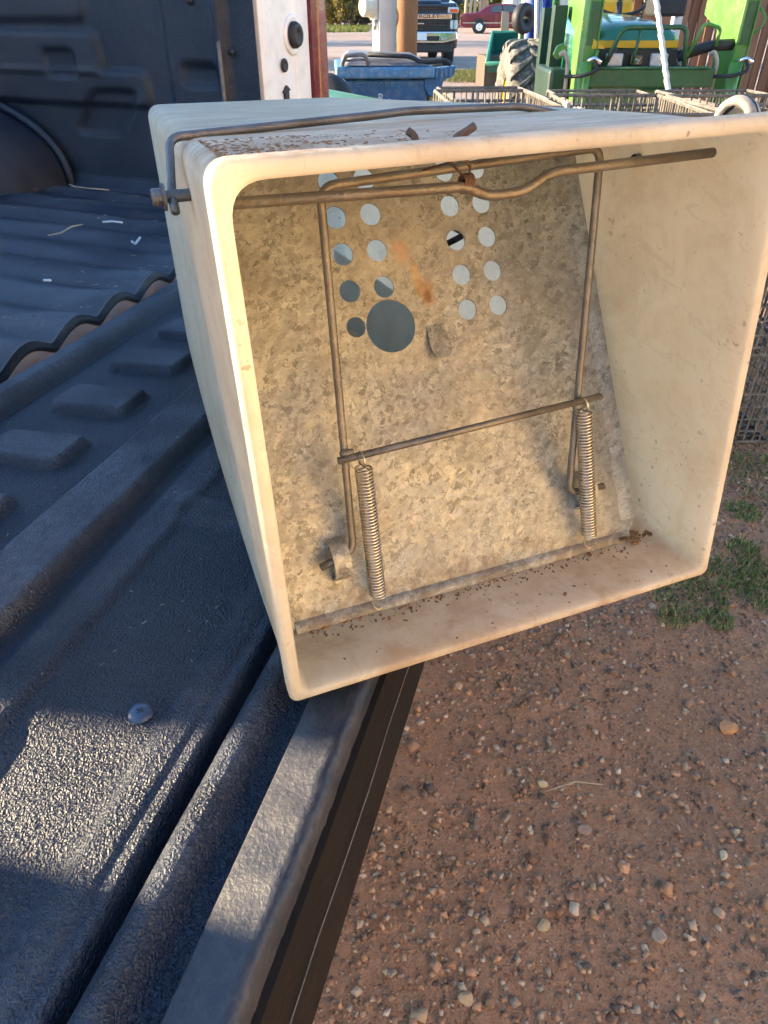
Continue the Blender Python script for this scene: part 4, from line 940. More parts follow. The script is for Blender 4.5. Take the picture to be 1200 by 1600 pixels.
b = MB(); b.tube([(-0.1, 0.02, zt_ - 0.135), (0.1, -0.02, zt_ - 0.135)], 0.012, 8); b.tube([(-0.1, 0.02, zt_ - 0.135), (-0.12, 0.5, 0.5), (-0.14, 0.9, 0.0)], 0.02, 8); b.tube([(0.1, 0.02, zt_ - 0.135), (0.12, 0.5, 0.5), (0.14, 0.9, 0.0)], 0.02, 8); b.build('frame', M['bark'], wb, True)
b = MB(); b.box2((-0.3, 0.3, 0.35), (0.3, 0.8, 0.6)); b.build('tray', M['black'], wb, bevel=0.05)

x0, x1, x2 = at(581, 60, 6.2).x, at(597, 60, 6.2).x, at(620, 60, 6.2).x
ps = thing('meter_post', 'pale painted square post with round cream meter on its side', 'post', ((x0 + x2) / 2, 6.25, 0), R(24))
b = MB(); b.box2((-0.068, -0.068, 0), (0.068, 0.068, 3.0)); b.build('shaft', M['postwhite'], ps, bevel=0.004)
zc = at(578, 13, 6.2).z
b = MB(); b.box2((-0.095, -0.05, zc - 0.07), (-0.068, 0.05, zc + 0.10)); mb_ = b.build('meter_base', M['meter'], ps, bevel=0.008)
b = MB(); b.lathe([(0.0, 0.085), (0.05, 0.084), (0.060, 0.075), (0.062, 0.02), (0.068, 0.018), (0.068, 0.0)], (-0.095, -0.0, zc + 0.01), (-1, -0.1, 0), 24); b.build('meter_dome', M['meter'], ps, True)
b = MB(); b.tube([(-0.085, -0.03, zc - 0.07), (-0.088, -0.03, zc - 0.13)], 0.014, 10); b.build('conduit', M['steel'], ps, True)
wx0, wx1 = at(620, 60, 6.1).x, at(652, 60, 6.1).x
wpst = thing('wooden_post', 'round brown wooden post beside the pale meter post', 'post', ((wx0 + wx1) / 2 , 6.12, 0))
b = MB(); b.lathe([(0.0, 0.0), (0.074, 0.0), (0.075, 1.5), (0.073, 3.0), (0.0, 3.0)], (0, 0, 0), (0, 0, 1), 20); b.build('shaft', M['postwood'], wpst, True)
b = MB(); b.lathe([(0.0, 0.012), (0.012, 0.01), (0.017, 0.0)], (0.018, -0.071, at(637, 92, 6.05).z), (0.2, -1, 0), 14); b.build('bolt', M['steel'], wpst, True)

# ------------------------------------------------------------------ green tractor with loader
def A(px, py, Y): return at(px, py, Y)
TY = 5.9
org = A(1010, 60, TY); tr_ = thing('tractor', 'green tractor with front loader towers parked behind the wire crates', 'tractor', (org.x, TY, 0))
def Lc(px, py, Y): p = A(px, py, Y); return Vector((p.x - org.x, p.y - TY, p.z))
def tower(pxa, pxb, part_label=None):
    """box section loader tower: front face from pxa to pxb, plate running back"""
    xa, xb = Lc(pxa, 60, TY).x, Lc(pxb, 60, TY).x
    zt = Lc(900, 2, TY).z + 0.03
    zc = lambda y: Lc(900, y, TY).z
    poly = [(0, zt), (0.72, zt + 0.02), (0.72, zc(24)), (0.40, zc(50)), (0.36, zc(88)), (0.30, zc(150)), (0.24, 0.55), (0.0, 0.55)]
    b = MB(); b.prism(poly, lambda a, b_, t: (t, a, b_), xa, xb)
    o_ = b.build('loader_tower', M['green'], tr_, bevel=0.006)
    b = MB(); b.box2((xb - 0.002, -0.014, 0.62), (xb + 0.008, 0.03, zt)); b.build('edge_flange', M['green'], o_, bevel=0.002)
    b = MB(); b.box2((xa + 0.012, -0.006, zc(70)), (xb - 0.006, 0.0, zt - 0.03)); b.build('front_shade', M['greendk'], o_, bevel=0.002)  # dark green sheet painting the shade on the tower's front face
    return o_, xa, xb, zc
tw1, xa1, xb1, zc = tower(915, 934); tw2, xa2, xb2, _ = tower(1152, 1172)
# yellowed tag on the left tower
for k_ in range(3):
    b = MB(); b.box2((xa1 - 0.004, 0.10, zc(48) + k_ * 0.022), (xa1 - 0.001, 0.13, zc(48) + k_ * 0.022 + 0.014)); b.build('decal', M['yellow'], tw1)
# cylinders, hoses and fittings at the tower feet
for xa, s_ in ((xa1, 1), (xa2, 1)):
    b = MB(); b.tube([(xa + 0.01, -0.05, 0.55), (xa + 0.02, -0.04, zc(97))], 0.042, 16); b.build('lift_cylinder', M['green'], tr_, True)
    b = MB(); b.tube([(xa + 0.02, -0.06, zc(96)), (xa + 0.06, -0.08, zc(90)), (xa + 0.11, -0.09, zc(97))], [0.016, 0.016, 0.016], 10); b.build('hydraulic_fitting', M['chrome'], tr_, True)
    b = MB(); b.tube(fillet([(xa + 0.06, -0.09, zc(92)), (xa + 0.09, -0.11, zc(108)), (xa - 0.01, -0.12, zc(117)), (xa - 0.12, -0.05, zc(119))], 0.06), 0.012, 8); b.build('hose', M['black'], tr_, True)
    b = MB(); b.tube(fillet([(xa - 0.09, 0.02, 0.6), (xa - 0.10, 0.0, zc(95)), (xa - 0.14, 0.0, zc(80)), (xa - 0.16, 0.02, zc(86))], 0.03), 0.014, 8); b.build('pipe', M['crateslat'], tr_, True)
b = MB(); b.prism([(Lc(877, 0, TY).x, zc(86)), (Lc(882, 0, TY).x, zc(72)), (Lc(892, 0, TY).x, zc(68)), (Lc(898, 0, TY).x, zc(74)), (Lc(896, 0, TY).x, zc(88)), (Lc(884, 0, TY).x, zc(94))], lambda a, b_, t: (a, t, b_), 0.05, 0.09)
b.build('control_bracket', M['green'], tr_, bevel=0.006)
b = MB(); b.tube(fillet([(Lc(1090, 0, TY).x, -0.02, zc(88)), (Lc(1108, 0, TY).x, -0.02, zc(36)), (Lc(1135, 0, TY).x, -0.02, zc(44)), (Lc(1135, 0, TY).x, 0.0, zc(72))], 0.03), 0.012, 8); b.build('pipe', M['green'], tr_, True)
b = MB(); b.tube(fillet([(xb2 + 0.01, 0.0, zc(10)), (xb2 + 0.06, -0.02, zc(25)), (xb2 + 0.06, -0.02, zc(40)), (xb2, 0.0, zc(56))], 0.05), 0.008, 8); b.build('hose', M['green'], tr_, True)
# hood: lofted sections from nose to dash
xl, xr = Lc(940, 0, TY).x, Lc(1088, 0, TY).x; xm = (xl + xr) / 2; hw = (xr - xl) / 2
b = MB(); secs_ = [(0.10, 0.94, 0.62, zc(50)), (0.14, 0.98, 0.6, zc(40)), (0.35, 1.02, 0.6, zc(32)), (0.9, 1.02, 0.6, zc(24)), (1.35, 0.97, 0.6, zc(21))]
vs = []; nn = 13
for y, k_, z0, z1 in secs_:
    for i in range(nn):
        t = math.pi * i / (nn - 1); vs.append((xm - hw * k_ * math.copysign(abs(math.cos(t)) ** 0.5, math.cos(t)), y, z0 + (z1 - z0) * (0.72 + 0.28 * math.sin(t) ** 0.8) if 0 < i < nn - 1 else z0))
b.add(vs, [(j * nn + i, j * nn + i + 1, (j + 1) * nn + i + 1, (j + 1) * nn + i) for j in range(len(secs_) - 1) for i in range(nn - 1)] + [tuple(range(nn)), tuple((len(secs_) - 1) * nn + i for i in range(nn))])
hood = b.build('hood', M['hood'], tr_); smooth_by_angle(hood, 50)
b = MB(); b.box2((xm - hw * 0.90, 0.085, zc(76)), (xm + hw * 0.90, 0.12, zc(64))); b.build('yellow_stripe', M['yellow'], hood, bevel=0.004)
b = MB(); b.box2((xm - hw * 0.92, 0.07, zc(108)), (xm + hw * 0.92, 0.11, zc(78))); b.build('grille', M['grille'], hood, bevel=0.006)
for px in (978, 1052):
    x = Lc(px, 0, TY).x; b = MB(); b.box2((x - 0.062, 0.05, zc(105)), (x + 0.062, 0.085, zc(84))); hl = b.build('headlight', M['lens'], tr_, bevel=0.01, seg=3)
b = MB(); b.box2((xm - 0.045, 0.05, zc(103)), (xm + 0.045, 0.075, zc(86))); bdg = b.build('badge', M['blackshiny'], tr_, bevel=0.006)
b = MB(); b.tube([(xm - 0.025, 0.046, zc(97)), (xm - 0.005, 0.046, zc(93)), (xm + 0.02, 0.046, zc(96)), (xm + 0.028, 0.046, zc(91))], 0.005, 6); b.tube([(xm - 0.012, 0.046, zc(94)), (xm - 0.02, 0.046, zc(101))], 0.004, 6); b.tube([(xm + 0.016, 0.046, zc(96)), (xm + 0.01, 0.046, zc(101))], 0.004, 6); b.build('emblem', M['lens'], bdg)
b = MB(); gx0, gx1 = Lc(972, 0, TY).x, Lc(1084, 0, TY).x
b.tube(fillet([(gx0 - 0.06, -0.02, zc(106)), (gx0 + 0.03, -0.03, zc(43)), (gx1 - 0.02, -0.03, zc(42)), (gx1 + 0.02, -0.02, zc(106))], 0.05), 0.016, 10); b.build('hood_guard', M['greendk'], tr_, True)
for px in (1008,):
    x = Lc(px, 0, TY).x; b = MB(); b.tube([(x, -0.03, zc(43)), (x - 0.02, -0.02, zc(106))], 0.012, 8); b.build('guard_bar', M['greendk'], tr_, True)
b = MB(); b.box2((Lc(936, 0, TY).x, -0.05, zc(136)), (Lc(1140, 0, TY).x, 0.02, zc(106))); b.build('cross_beam', M['greendk'], tr_, bevel=0.01)
b = MB(); b.tube([(Lc(936, 0, TY).x, -0.055, zc(105.5)), (Lc(1128, 0, TY).x, -0.055, zc(105.5))], 0.010, 8); b.build('beam_edge', M['greendk'], tr_, True)
b = MB(); b.box2((xm - 0.25, 0.15, 0.45), (xm + 0.25, 2.1, 0.85)); b.build('chassis', M['greendk'], tr_)
b = MB(); b.prism([(Lc(935, 0, TY).x, zc(76)), (Lc(957, 0, TY).x, zc(76)), (Lc(936, 0, TY).x, zc(60))], lambda a, b_, t: (a, t, b_), -0.01, 0.03); b.build('warning_triangle', M['yellow'], tr_)
b = MB(); b.tube([(Lc(945, 0, TY).x, -0.02, zc(78)), (Lc(934, 0, TY).x, -0.04, zc(128))], 0.012, 8); b.build('brace_rod', M['green'], tr_, True)
b = MB(); b.tube(fillet([(Lc(960, 0, TY).x, -0.06, zc(96)), (Lc(966, 0, TY).x, -0.07, zc(80)), (Lc(972, 0, TY).x, -0.05, zc(76))], 0.02), 0.013, 8); b.build('grab_handle', M['black'], tr_, True)
b = MB(); b.tube(fillet([(Lc(1085, 0, TY).x, 0.1, zc(90)), (Lc(1110, 0, TY).x, 0.08, zc(80)), (Lc(1132, 0, TY).x, 0.05, zc(72)), (xa2, 0.05, zc(70))], 0.04), 0.035, 8); b.build('hose_bundle', M['black'], tr_, True)
# seat, steering wheel
b = MB(); cx = Lc(968, 4, TY + 1.75)
b.tube([cx + Vector((0.24 * math.cos(t), 0.10 * math.sin(t), 0.03 + 0.12 * math.sin(t))) for t in [2 * math.pi * i / 28 for i in range(29)]], 0.016, 8)
sw = b.build('steering_wheel', M['black'], tr_, True)
for a_ in (0.3, 2.4, 4.7):
    b = MB(); b.tube([cx + Vector((0, 0, 0.02)), cx + Vector((0.23 * math.cos(a_), 0.10 * math.sin(a_), 0.03 + 0.12 * math.sin(a_)))], 0.011, 6); b.build('spoke', M['black'], sw, True)
b = MB(); b.tube([cx, cx + Vector((0, -0.12, -0.35))], 0.03, 8); b.build('steering_column', M['black'], tr_, True)
b = MB(); s0 = Lc(945, 15, TY + 2.0); b.box((s0.x + 0.08, s0.y, s0.z - 0.03), (0.34, 0.10, 0.20)); b.box((s0.x + 0.08, s0.y - 0.25, s0.z - 0.18), (0.34, 0.42, 0.1)); b.build('seat', M['yellow'], tr_, bevel=0.035, seg=3)
b = MB(); b.tube(fillet([Lc(1046, 22, TY + 1.5), Lc(1044, 12, TY + 1.5), Lc(1052, 4, TY + 1.5), Lc(1058, 12, TY + 1.5), Lc(1059, 28, TY + 1.5)], 0.04), 0.016, 8); b.build('grab_handle', M['whiterod'], tr_, True)
b = MB(); p = Lc(1040, 12, TY + 1.4); b.box(p, (0.26, 0.3, 0.12)); b.build('dashboard', M['black'], tr_, bevel=0.02)
# wheels with bar tread
def ag_wheel(cx, cy, rad, wid, nl, name='rear_wheel'):
    wh = bpy.data.objects.new(name, None); COL.objects.link(wh); wh.parent = tr_; wh.location = (cx, cy, rad)
    h = wid / 2; b = MB(); b.lathe([(rad * 0.50, -h * 0.8), (rad * 0.58, -h), (rad * 0.86, -h), (rad * 0.935, -h * 0.86), (rad * 0.95, -h * 0.4), (rad * 0.955, 0), (rad * 0.95, h * 0.4), (rad * 0.935, h * 0.86), (rad * 0.86, h), (rad * 0.58, h), (rad * 0.50, h * 0.8)], (0, 0, 0), (1, 0, 0), 48)
    ty = b.build('tyre', M['agtyre'], wh, True)
    lug = None
    for i in range(nl):
        for sd in (-1, 1):
            if lug is None or True:
                b = MB(); pts_i = []; n2 = 6
                a0 = 2 * math.pi * (i + (0.5 if sd > 0 else 0)) / nl
                vs = []
                for k_ in range(n2 + 1):
                    f_ = k_ / n2; xx = sd * (-0.05 * h + f_ * 1.05 * h); aa = a0 + 0.30 * (1 - f_ ** 0.8); drop = rad * 0.05 * max(0, f_ - 0.75) / 0.25
                    hwid = 0.022 + 0.014 * f_
                    for rr, dw in ((rad * 0.93 - drop, hwid * 1.25), (rad * 1.0 - drop, hwid)):
                        for sg in (-1, 1):
                            a2 = aa + sg * dw / rad
                            vs.append((xx, rr * math.sin(a2), rr * math.cos(a2)))
                fs_2 = [(0, 1, 3, 2), tuple(n2 * 4 + j for j in (0, 2, 3, 1))]
                for k_ in range(n2):
                    o2 = k_ * 4; fs_2 += [(o2 + 2, o2 + 3, o2 + 7, o2 + 6), (o2, o2 + 2, o2 + 6, o2 + 4), (o2 + 3, o2 + 1, o2 + 5, o2 + 7), (o2 + 1, o2, o2 + 4, o2 + 5)]
                b.add(vs, fs_2); b.build('lug', M['agtyre'], wh, False, 0.006, 1)
    b = MB(); b.lathe([(0.0, h * 0.3), (rad * 0.2, h * 0.35), (rad * 0.44, h * 0.6), (rad * 0.52, h * 0.82), (rad * 0.52, -h * 0.82), (rad * 0.4, -h * 0.4), (0.0, -h * 0.3)], (0, 0, 0), (1, 0, 0), 28); b.build('rim', M['yellow'], wh, True)
wx_ = (Lc(790, 90, TY + 1.5).x + Lc(851, 90, TY + 1.5).x) / 2; wr = Lc(820, 60, TY + 1.5).z / 2
ag_wheel(wx_, 1.5, wr, 0.36, 20)
ag_wheel(2 * xm - wx_, 1.5, wr, 0.36, 20)
for sx in (-1, 1):
    b = MB(); pr_ = []
    for i in range(10):
        t = R(-20 + 130 * i / 9); pr_.append((1.5 + (wr + 0.09) * math.sin(t - R(20)), wr + (wr + 0.09) * math.cos(t - R(20))))
    x_ = xm + sx * (xm - wx_ - 0.26)
    b.prism(pr_ + [(a, z - 0.03) for a, z in reversed(pr_)], lambda a, b_, t: (t, a, b_), x_ - 0.05, x_ + 0.06); b.build('fender', M['green'], tr_)
    b = MB(); b.tube([(x_ - 0.06 * sx, 2.0, 0.9), (x_ - 0.06 * sx, 2.05, 2.3)], 0.035, 8); b.build('roll_bar', M['greendk'], tr_, True)
for px0, px1, y0, y1, dep in ((851, 857, 12, 122, 0.9), (868, 874, 8, 128, 0.55)):
    b = MB(); q0, q1 = Lc(px0, y0, TY + dep), Lc(px1, y1, TY + dep); b.box2((q0.x, q0.y, q1.z), (q1.x, q0.y + 0.12, q0.z)); b.build('step_plate', M['dkmetal'], tr_, bevel=0.006)
b = MB(); b.box2((Lc(872, 0, TY + .3).x, 0.3, 0.5), (Lc(905, 0, TY + .3).x, 0.9, zc(112))); b.build('side_tank', M['dkmetal'], tr_, bevel=0.03)

# chalky rod leaning in front of the hood
b = MB(); q0, q1 = A(1024, -12, 4.5), A(1043, 132, 4.3); d_ = (q1 - q0); pts = [q0 + d_ * (i / 24) + Vector((0.003 * math.sin(i * 2.1), 0, 0)) for i in range(25)]; k_ = q1.z / (q0.z - q1.z)
pts.append(q1 + d_ * k_ + Vector((0, 0, 0)))
tag(b.tube(pts, 0.014, 8).build('white_rod', M['whiterod'], None, True), 'chalky white rod leaning upright in front of the tractor hood', 'rod')

# ------------------------------------------------------------------ board fence behind the tractor
fc = thing('board_fence', 'red brown vertical board fence behind the tractor', 'fence', (0, 8.4, 0))
brd = MB(); brd.box2((-0.040, -0.016, 0.03), (0.040, 0.016, 2.05)); bm0 = None
for i in range(52):
    x = A(975, 60, 8.4).x + i * 0.092
    if bm0 is None: o_ = bm0 = brd.build('board', M['board'], fc, bevel=0.003, seg=1)
    else: o_ = bm0.copy(); COL.objects.link(o_); o_.parent = fc
    o_.location = (x, (0.03 if i % 2 else -0.03) + random.uniform(-0.02, 0.02), random.uniform(-0.03, 0.02)); o_.rotation_euler = (0, random.uniform(-0.008, 0.008), R(8) + random.uniform(-0.1, 0.1))
for z in (0.4, 1.5):
    b = MB(); b.box2((A(975, 60, 8.4).x, 0.03, z), (A(975, 60, 8.4).x + 4.8, 0.07, z + 0.09)); b.build('rail', M['board'], fc)
b = MB(); q = A(1060, 20, 7.9); b.box2((q.x - 0.04, 7.87, 0), (q.x + 0.04, 7.95, 2.2)); tag(b.build('white_post', M['postwhite'], None, bevel=0.004), 'white square post standing against the board fence', 'post')

# ------------------------------------------------------------------ green trough, blue tarp, small tools
c = A(795, 112, 16.5)
tr2 = thing('feed_trough', 'dark green plastic trough tipped toward the camera beside the tractor tyre', 'trough', (c.x, 16.5, float(ground_z(np.array(c.x), np.array(16.5)))), R(6))
z0 = tr2.location.z
def TL(px, py, Y): p = A(px, py, Y); return Vector((p.x - c.x, p.y - 16.5, p.z - z0))
fo = [TL(757, 99, 16.2), TL(845, 99, 16.2), TL(862, 51, 17.6), TL(778, 51, 17.6)]
bo = [p + Vector((0, 0.28, -0.30)) for p in fo]; bo = [p + (sum(bo, Vector()) / 4 - p) * 0.22 for p in bo]
bo[0] = TL(759, 113, 16.3); bo[1] = TL(843, 113, 16.3)
b = MB(); b.add(fo + bo, [(4, 5, 6, 7), (0, 1, 5, 4), (1, 2, 6, 5), (2, 3, 7, 6), (3, 0, 4, 7)])
o_ = b.build('basin', M['trough'], tr2); md = o_.modifiers.new('thickness', 'SOLIDIFY'); md.thickness = 0.03
b = MB(); b.tube(fo + [fo[0]], 0.035, 8); b.build('rim', simple('green_trough_rim', (0.03, 0.20, 0.13), 0.35), tr2, True)
b = MB(); b.box2((-0.4, 0.4, 0.0), (0.6, 1.2, max(0.1, bo[2].z - 0.02))); b.build('stand', M['bark'], tr2)
q0 = A(782, 28, 15.5); b = MB(); b.prism([(-0.05, 0), (0.13, 0), (0.10, 0.42), (-0.05, 0.44)], lambda a, b_, t: (a, t, b_), 0, 0.03)
stake = b.build('wooden_board', M['boardtan']); stake.location = (A(786, 48, 18.3).x, 18.3, A(785, 52, 18.3).z - 0.05); tag(stake, 'short weathered board end standing above the green trough', 'board')
b2 = MB(); b2.box2((-0.04, 0, -1.2), (0.08, 0.03, 0.02)); o_ = b2.build('board_foot', M['boardtan'], stake)
tp0 = thing('tarp_stack', 'blue tarp hanging over a stack behind the tractor tyre', 'tarp', (A(850, 30, 11).x, 11, 0))
b = MB(); vs = []; nx, nz = 22, 14
xA, xB = A(822, 30, 11).x - A(850, 30, 11).x, A(872, 30, 11).x - A(850, 30, 11).x
for j in range(nz):
    for i in range(nx):
        f_ = i / (nx - 1); zz_ = 2.2 * (1 - j / (nz - 1)) + 0.02
        vs.append((xA + 0.06 * (j / nz) * -1 + (xB - xA) * f_ + 0.02 * math.sin(j * 0.7 + i), 0.05 * math.sin(f_ * 17 + j * 0.25) + 0.02 * math.sin(j * 1.3 + i * .5), zz_))
b.add(vs, [(j * nx + i, j * nx + i + 1, (j + 1) * nx + i + 1, (j + 1) * nx + i) for j in range(nz - 1) for i in range(nx - 1)])
o_ = b.build('sheet', M['tarp'], tp0, True); md = o_.modifiers.new('thickness', 'SOLIDIFY'); md.thickness = 0.01
b = MB(); b.box2((xA + 0.03, 0.10, 0.0), (xB - 0.03, 0.7, 2.15)); b.build('stack', M['boardtan'], tp0)
c = A(818, 29, 10.6); b = MB(); b.lathe([(0.05, -0.05), (0.12, -0.07), (0.155, -0.05), (0.16, 0), (0.155, 0.05), (0.12, 0.07), (0.05, 0.05), (0.05, -0.05)], (0, 0, 0), (0.75, -1, 0), 28)
sp_ = thing('spare_wheel', 'black spare wheel mounted on a stand in front of the blue tarp', 'wheel', (c.x, c.y, 0)); o_ = b.build('tyre', M['black'], sp_, True); o_.location = (0, 0, c.z)
b = MB(); b.tube([(0.0, 0.03, c.z), (0.02, 0.1, 0)], 0.03, 8); b.build('stand', M['greendk'], sp_)
for px, py0, py1, r_, lb in ((839, -10, 60, 0.022, 'pale steel rod upright left of the tractor fender'), (846, -10, 60, 0.016, 'thin silver rod upright nearest the tractor fender')):
    p0, p1 = A(px, py0, 9.0), A(px - 1, py1, 9.0); b = MB(); b.tube([p0, p1, Vector((p1.x, p1.y, 0))], r_, 8); tag(b.build('steel_rod', M['whiterod' if px == 839 else 'steel'], None, True), lb, 'rod')

# ------------------------------------------------------------------ black pickup facing the camera
c = A(655, 96, 22.0); gz = float(ground_z(np.array(c.x), np.array(22.0)))
cv = thing('parked_pickup', 'black pickup truck with chrome bumper facing the camera beyond the posts', 'truck', (c.x, 22.0, gz), R(3))
def wsec(hw_, z0_, z1_, y): return [(-hw_, y, z0_), (hw_, y, z0_), (hw_, y, z1_), (-hw_, y, z1_)]
b = MB(); b.box2((-1.0, 0.08, 0.42), (1.0, 5.6, 1.02)); b.build('body', M['blackshiny'], cv, bevel=0.06, seg=3)
b = MB(); b.prism([(0.10, 1.0), (0.06, 1.30), (0.18, 1.40), (1.35, 1.47), (1.45, 1.0)], lambda a, b_, t: (t, a, b_), -0.97, 0.97); b.build('hood', M['blackshiny'], cv, bevel=0.06, seg=3)
b = MB(); b.prism([(0.16, 1.39), (0.22, 1.45), (1.3, 1.53), (1.35, 1.46)], lambda a, b_, t: (t, a, b_), -0.55, 0.55); b.build('hood_scoop', M['blackshiny'], cv, bevel=0.03)
b = MB(); b.prism([(1.3, 1.40), (1.95, 1.98), (3.6, 2.0), (3.8, 1.40)], lambda a, b_, t: (t * (1 - 0.14 * max(0, (b_ - 1.4) / 0.6)), a, b_), -0.96, 0.96); b.build('cabin', M['blackshiny'], cv, bevel=0.04)
b = MB(); b.add([(-0.84, 1.36, 1.47), (0.84, 1.36, 1.47), (0.74, 1.86, 1.93), (-0.74, 1.86, 1.93)], [(0, 1, 2, 3)]); o_ = b.build('windshield', M['glass'], cv); md = o_.modifiers.new('thickness', 'SOLIDIFY'); md.thickness = 0.02
b = MB(); b.box2((-0.86, 0.02, 0.80), (0.86, 0.12, 1.34)); gr_ = b.build('grille', M['grille'], cv, bevel=0.02)
for z in (0.86, 0.92, 0.98, 1.26, 1.31):
    b = MB(); b.box2((-0.70, -0.005, z), (0.70, 0.03, z + 0.022)); b.build('grille_bar', M['blackshiny'], gr_)
b = MB(); b.box2((-0.80, -0.035, 1.06), (0.80, 0.04, 1.17)); bnd = b.build('chrome_band', M['chrome'], cv, bevel=0.012)
text('lettering', 'CHEVROLET', 0.115, M['grille'], bnd, (0, -0.040, 1.115), (R(90), 0, 0), 0.004).scale = (1.55, 1, 1)
b = MB(); b.box2((-0.1, -0.03, 0.95), (0.1, 0.0, 0.98)); b.build('badge', M['chrome'], cv, bevel=0.008)
for sx in (-1, 1):
    b = MB(); b.box2((sx * 0.70, -0.01, 1.18), (sx * 0.98, 0.2, 1.31)); b.build('headlight', M['lens'], cv, bevel=0.03)
    b = MB(); b.box2((sx * 0.76, -0.03, 1.20), (sx * 0.96, 0.0, 1.27)); b.build('marker_lamp', M['amber'], cv, bevel=0.02)
    b = MB(); b.box2((sx * 0.78, -0.01, 0.84), (sx * 0.97, 0.15, 1.04)); hb = b.build('headlight', M['lens'], cv, bevel=0.03)
    b = MB(); b.box2((sx * 0.86, -0.02, 0.84), (sx * 0.875, -0.011, 1.04)); b.build('divider', M['grille'], hb)
    b = MB(); b.box2((sx * 0.55, -0.10, 0.60), (sx * 0.68, -0.07, 0.68)); b.build('fog_lamp', M['lens'], cv, bevel=0.01)
    b = MB(); b.lathe([(0.0, 0.10), (0.2, 0.12), (0.26, 0.14), (0.38, 0.13), (0.41, 0.08), (0.41, -0.08), (0.38, -0.13), (0.26, -0.14), (0.0, -0.1)], (sx * 0.86, 0.95, 0.41), (sx, 0, 0), 30); b.build('wheel', M['black'], cv, True)
    b = MB(); b.lathe([(0.0, 0.10), (0.2, 0.12), (0.26, 0.14), (0.38, 0.13), (0.41, 0.08), (0.41, -0.08), (0.38, -0.13), (0.26, -0.14), (0.0, -0.1)], (sx * 0.86, 4.7, 0.41), (sx, 0, 0), 30); b.build('wheel', M['black'], cv, True)
    b = MB(); b.box((sx * 1.22, 1.75, 1.55), (0.22, 0.12, 0.34)); mr = b.build('side_mirror', M['black'], cv, bevel=0.04, seg=3)
    b = MB(); b.box((sx * 1.05, 1.78, 1.48), (0.2, 0.06, 0.06)); b.build('mirror_arm', M['black'], mr)
b = MB(); b.prism([(-0.98, 0.62), (-0.95, 0.80), (-0.60, 0.80), (0.60, 0.80), (0.95, 0.80), (0.98, 0.62), (0.62, 0.55), (-0.62, 0.55)], lambda a, b_, t: (a, t, b_), -0.10, 0.25); b.build('bumper', M['chrome'], cv, bevel=0.03, seg=3)
b = MB(); b.box2((-0.5, -0.115, 0.60), (0.5, -0.09, 0.70)); b.build('bumper_intake', M['grille'], cv, bevel=0.02)
b = MB(); b.box2((-0.17, -0.13, 0.61), (0.17, -0.118, 0.77)); lp = b.build('license_plate', M['ink'], cv, bevel=0.006)
b = MB(); b.box2((-0.85, -0.02, 0.34), (0.85, 0.1, 0.56)); b.build('valance', M['grille'], cv, bevel=0.03)

# ------------------------------------------------------------------ maroon sedan, side on
c = A(717, 53, 50.0); gz = float(ground_z(np.array(c.x + 2.5), np.array(50.0)))
cr = thing('maroon_sedan', 'maroon four door sedan parked side on beyond the green trough', 'car', (c.x, 50.0, gz), R(-8))
b = MB(); low = [(0.05, 0.35), (0.0, 0.55), (0.03, 0.86), (0.25, 0.98), (1.15, 1.02), (3.6, 1.0), (4.75, 0.90), (5.0, 0.70), (5.02, 0.40), (4.8, 0.28), (0.3, 0.28)]
b.prism(low, lambda a, b_, t: (a, t, b_), 0.0, 1.8); b.build('body', M['maroon'], cr, bevel=0.09, seg=4)
b = MB(); gh = [(0.95, 1.0), (1.65, 1.36), (2.0, 1.42), (2.9, 1.42), (3.15, 1.37), (3.75, 0.99)]
b.prism(gh, lambda a, b_, t: (a, 0.9 + (t - 0.9) * (1 - 0.22 * max(0, (b_ - 1.0) / 0.42)), b_), 0.05, 1.75); b.build('cabin', M['maroon'], cr, bevel=0.05, seg=3)
sd = lambda a, b_, off: (a, 0.9 - (0.85 + off) * (1 - 0.22 * max(0, (b_ - 1.0) / 0.42)), b_)
for poly in ([(1.72, 1.04), (1.82, 1.32), (2.36, 1.36), (2.42, 1.04)], [(2.50, 1.04), (2.45, 1.36), (3.02, 1.34), (3.42, 1.04)]):
    b = MB(); b.prism(poly, lambda a, b_, t: sd(a, b_, t), -0.02, 0.012); b.build('window', M['skyglass'], cr)
b = MB(); b.prism([(1.22, 1.10), (1.58, 1.33)], lambda a, b_, t: (a, t, b_), 0.3, 1.5) if False else None
b.add([(1.05, 0.25, 1.055), (1.05, 1.55, 1.055), (1.60, 1.42, 1.352), (1.60, 0.38, 1.352)], [(0, 1, 2, 3)]); o_ = b.build('rear_window', M['skyglass'], cr); md = o_.modifiers.new('thickness', 'SOLIDIFY'); md.thickness = 0.03
for x in (1.16, 3.95):
    for y, ax in ((0.08, -1), (1.72, 1)):
        b = MB(); b.lathe([(0.19, 0.09), (0.22, 0.11), (0.30, 0.10), (0.325, 0.05), (0.325, -0.08), (0.29, -0.1)], (x, y, 0.325), (0, ax, 0), 28); wh = b.build('wheel', M['black'], cr, True)
        b = MB(); b.lathe([(0.0, 0.10), (0.05, 0.11), (0.08, 0.085), (0.15, 0.09), (0.19, 0.105), (0.20, 0.08)], (x, y, 0.325), (0, ax, 0), 20); b.build('hubcap', M['chrome'], wh, True)
    b = MB(); b.lathe([(0.0, 0.0), (0.40, 0.0), (0.41, -0.02)], (x, -0.004, 0.36), (0, -1, 0), 28); b.build('wheel_well', M['black'], cr)
b = MB(); b.box2((0.2, -0.015, 0.50), (4.9, 0.01, 0.54)); b.build('side_moulding', M['chrome'], cr)
b = MB(); b.prism([(0.02, 0.66), (0.02, 0.82), (0.32, 0.88), (0.45, 0.70)], lambda a, b_, t: (a, t, b_), -0.012, 0.3); b.build('tail_lamp', M['lamp'], cr, bevel=0.01)
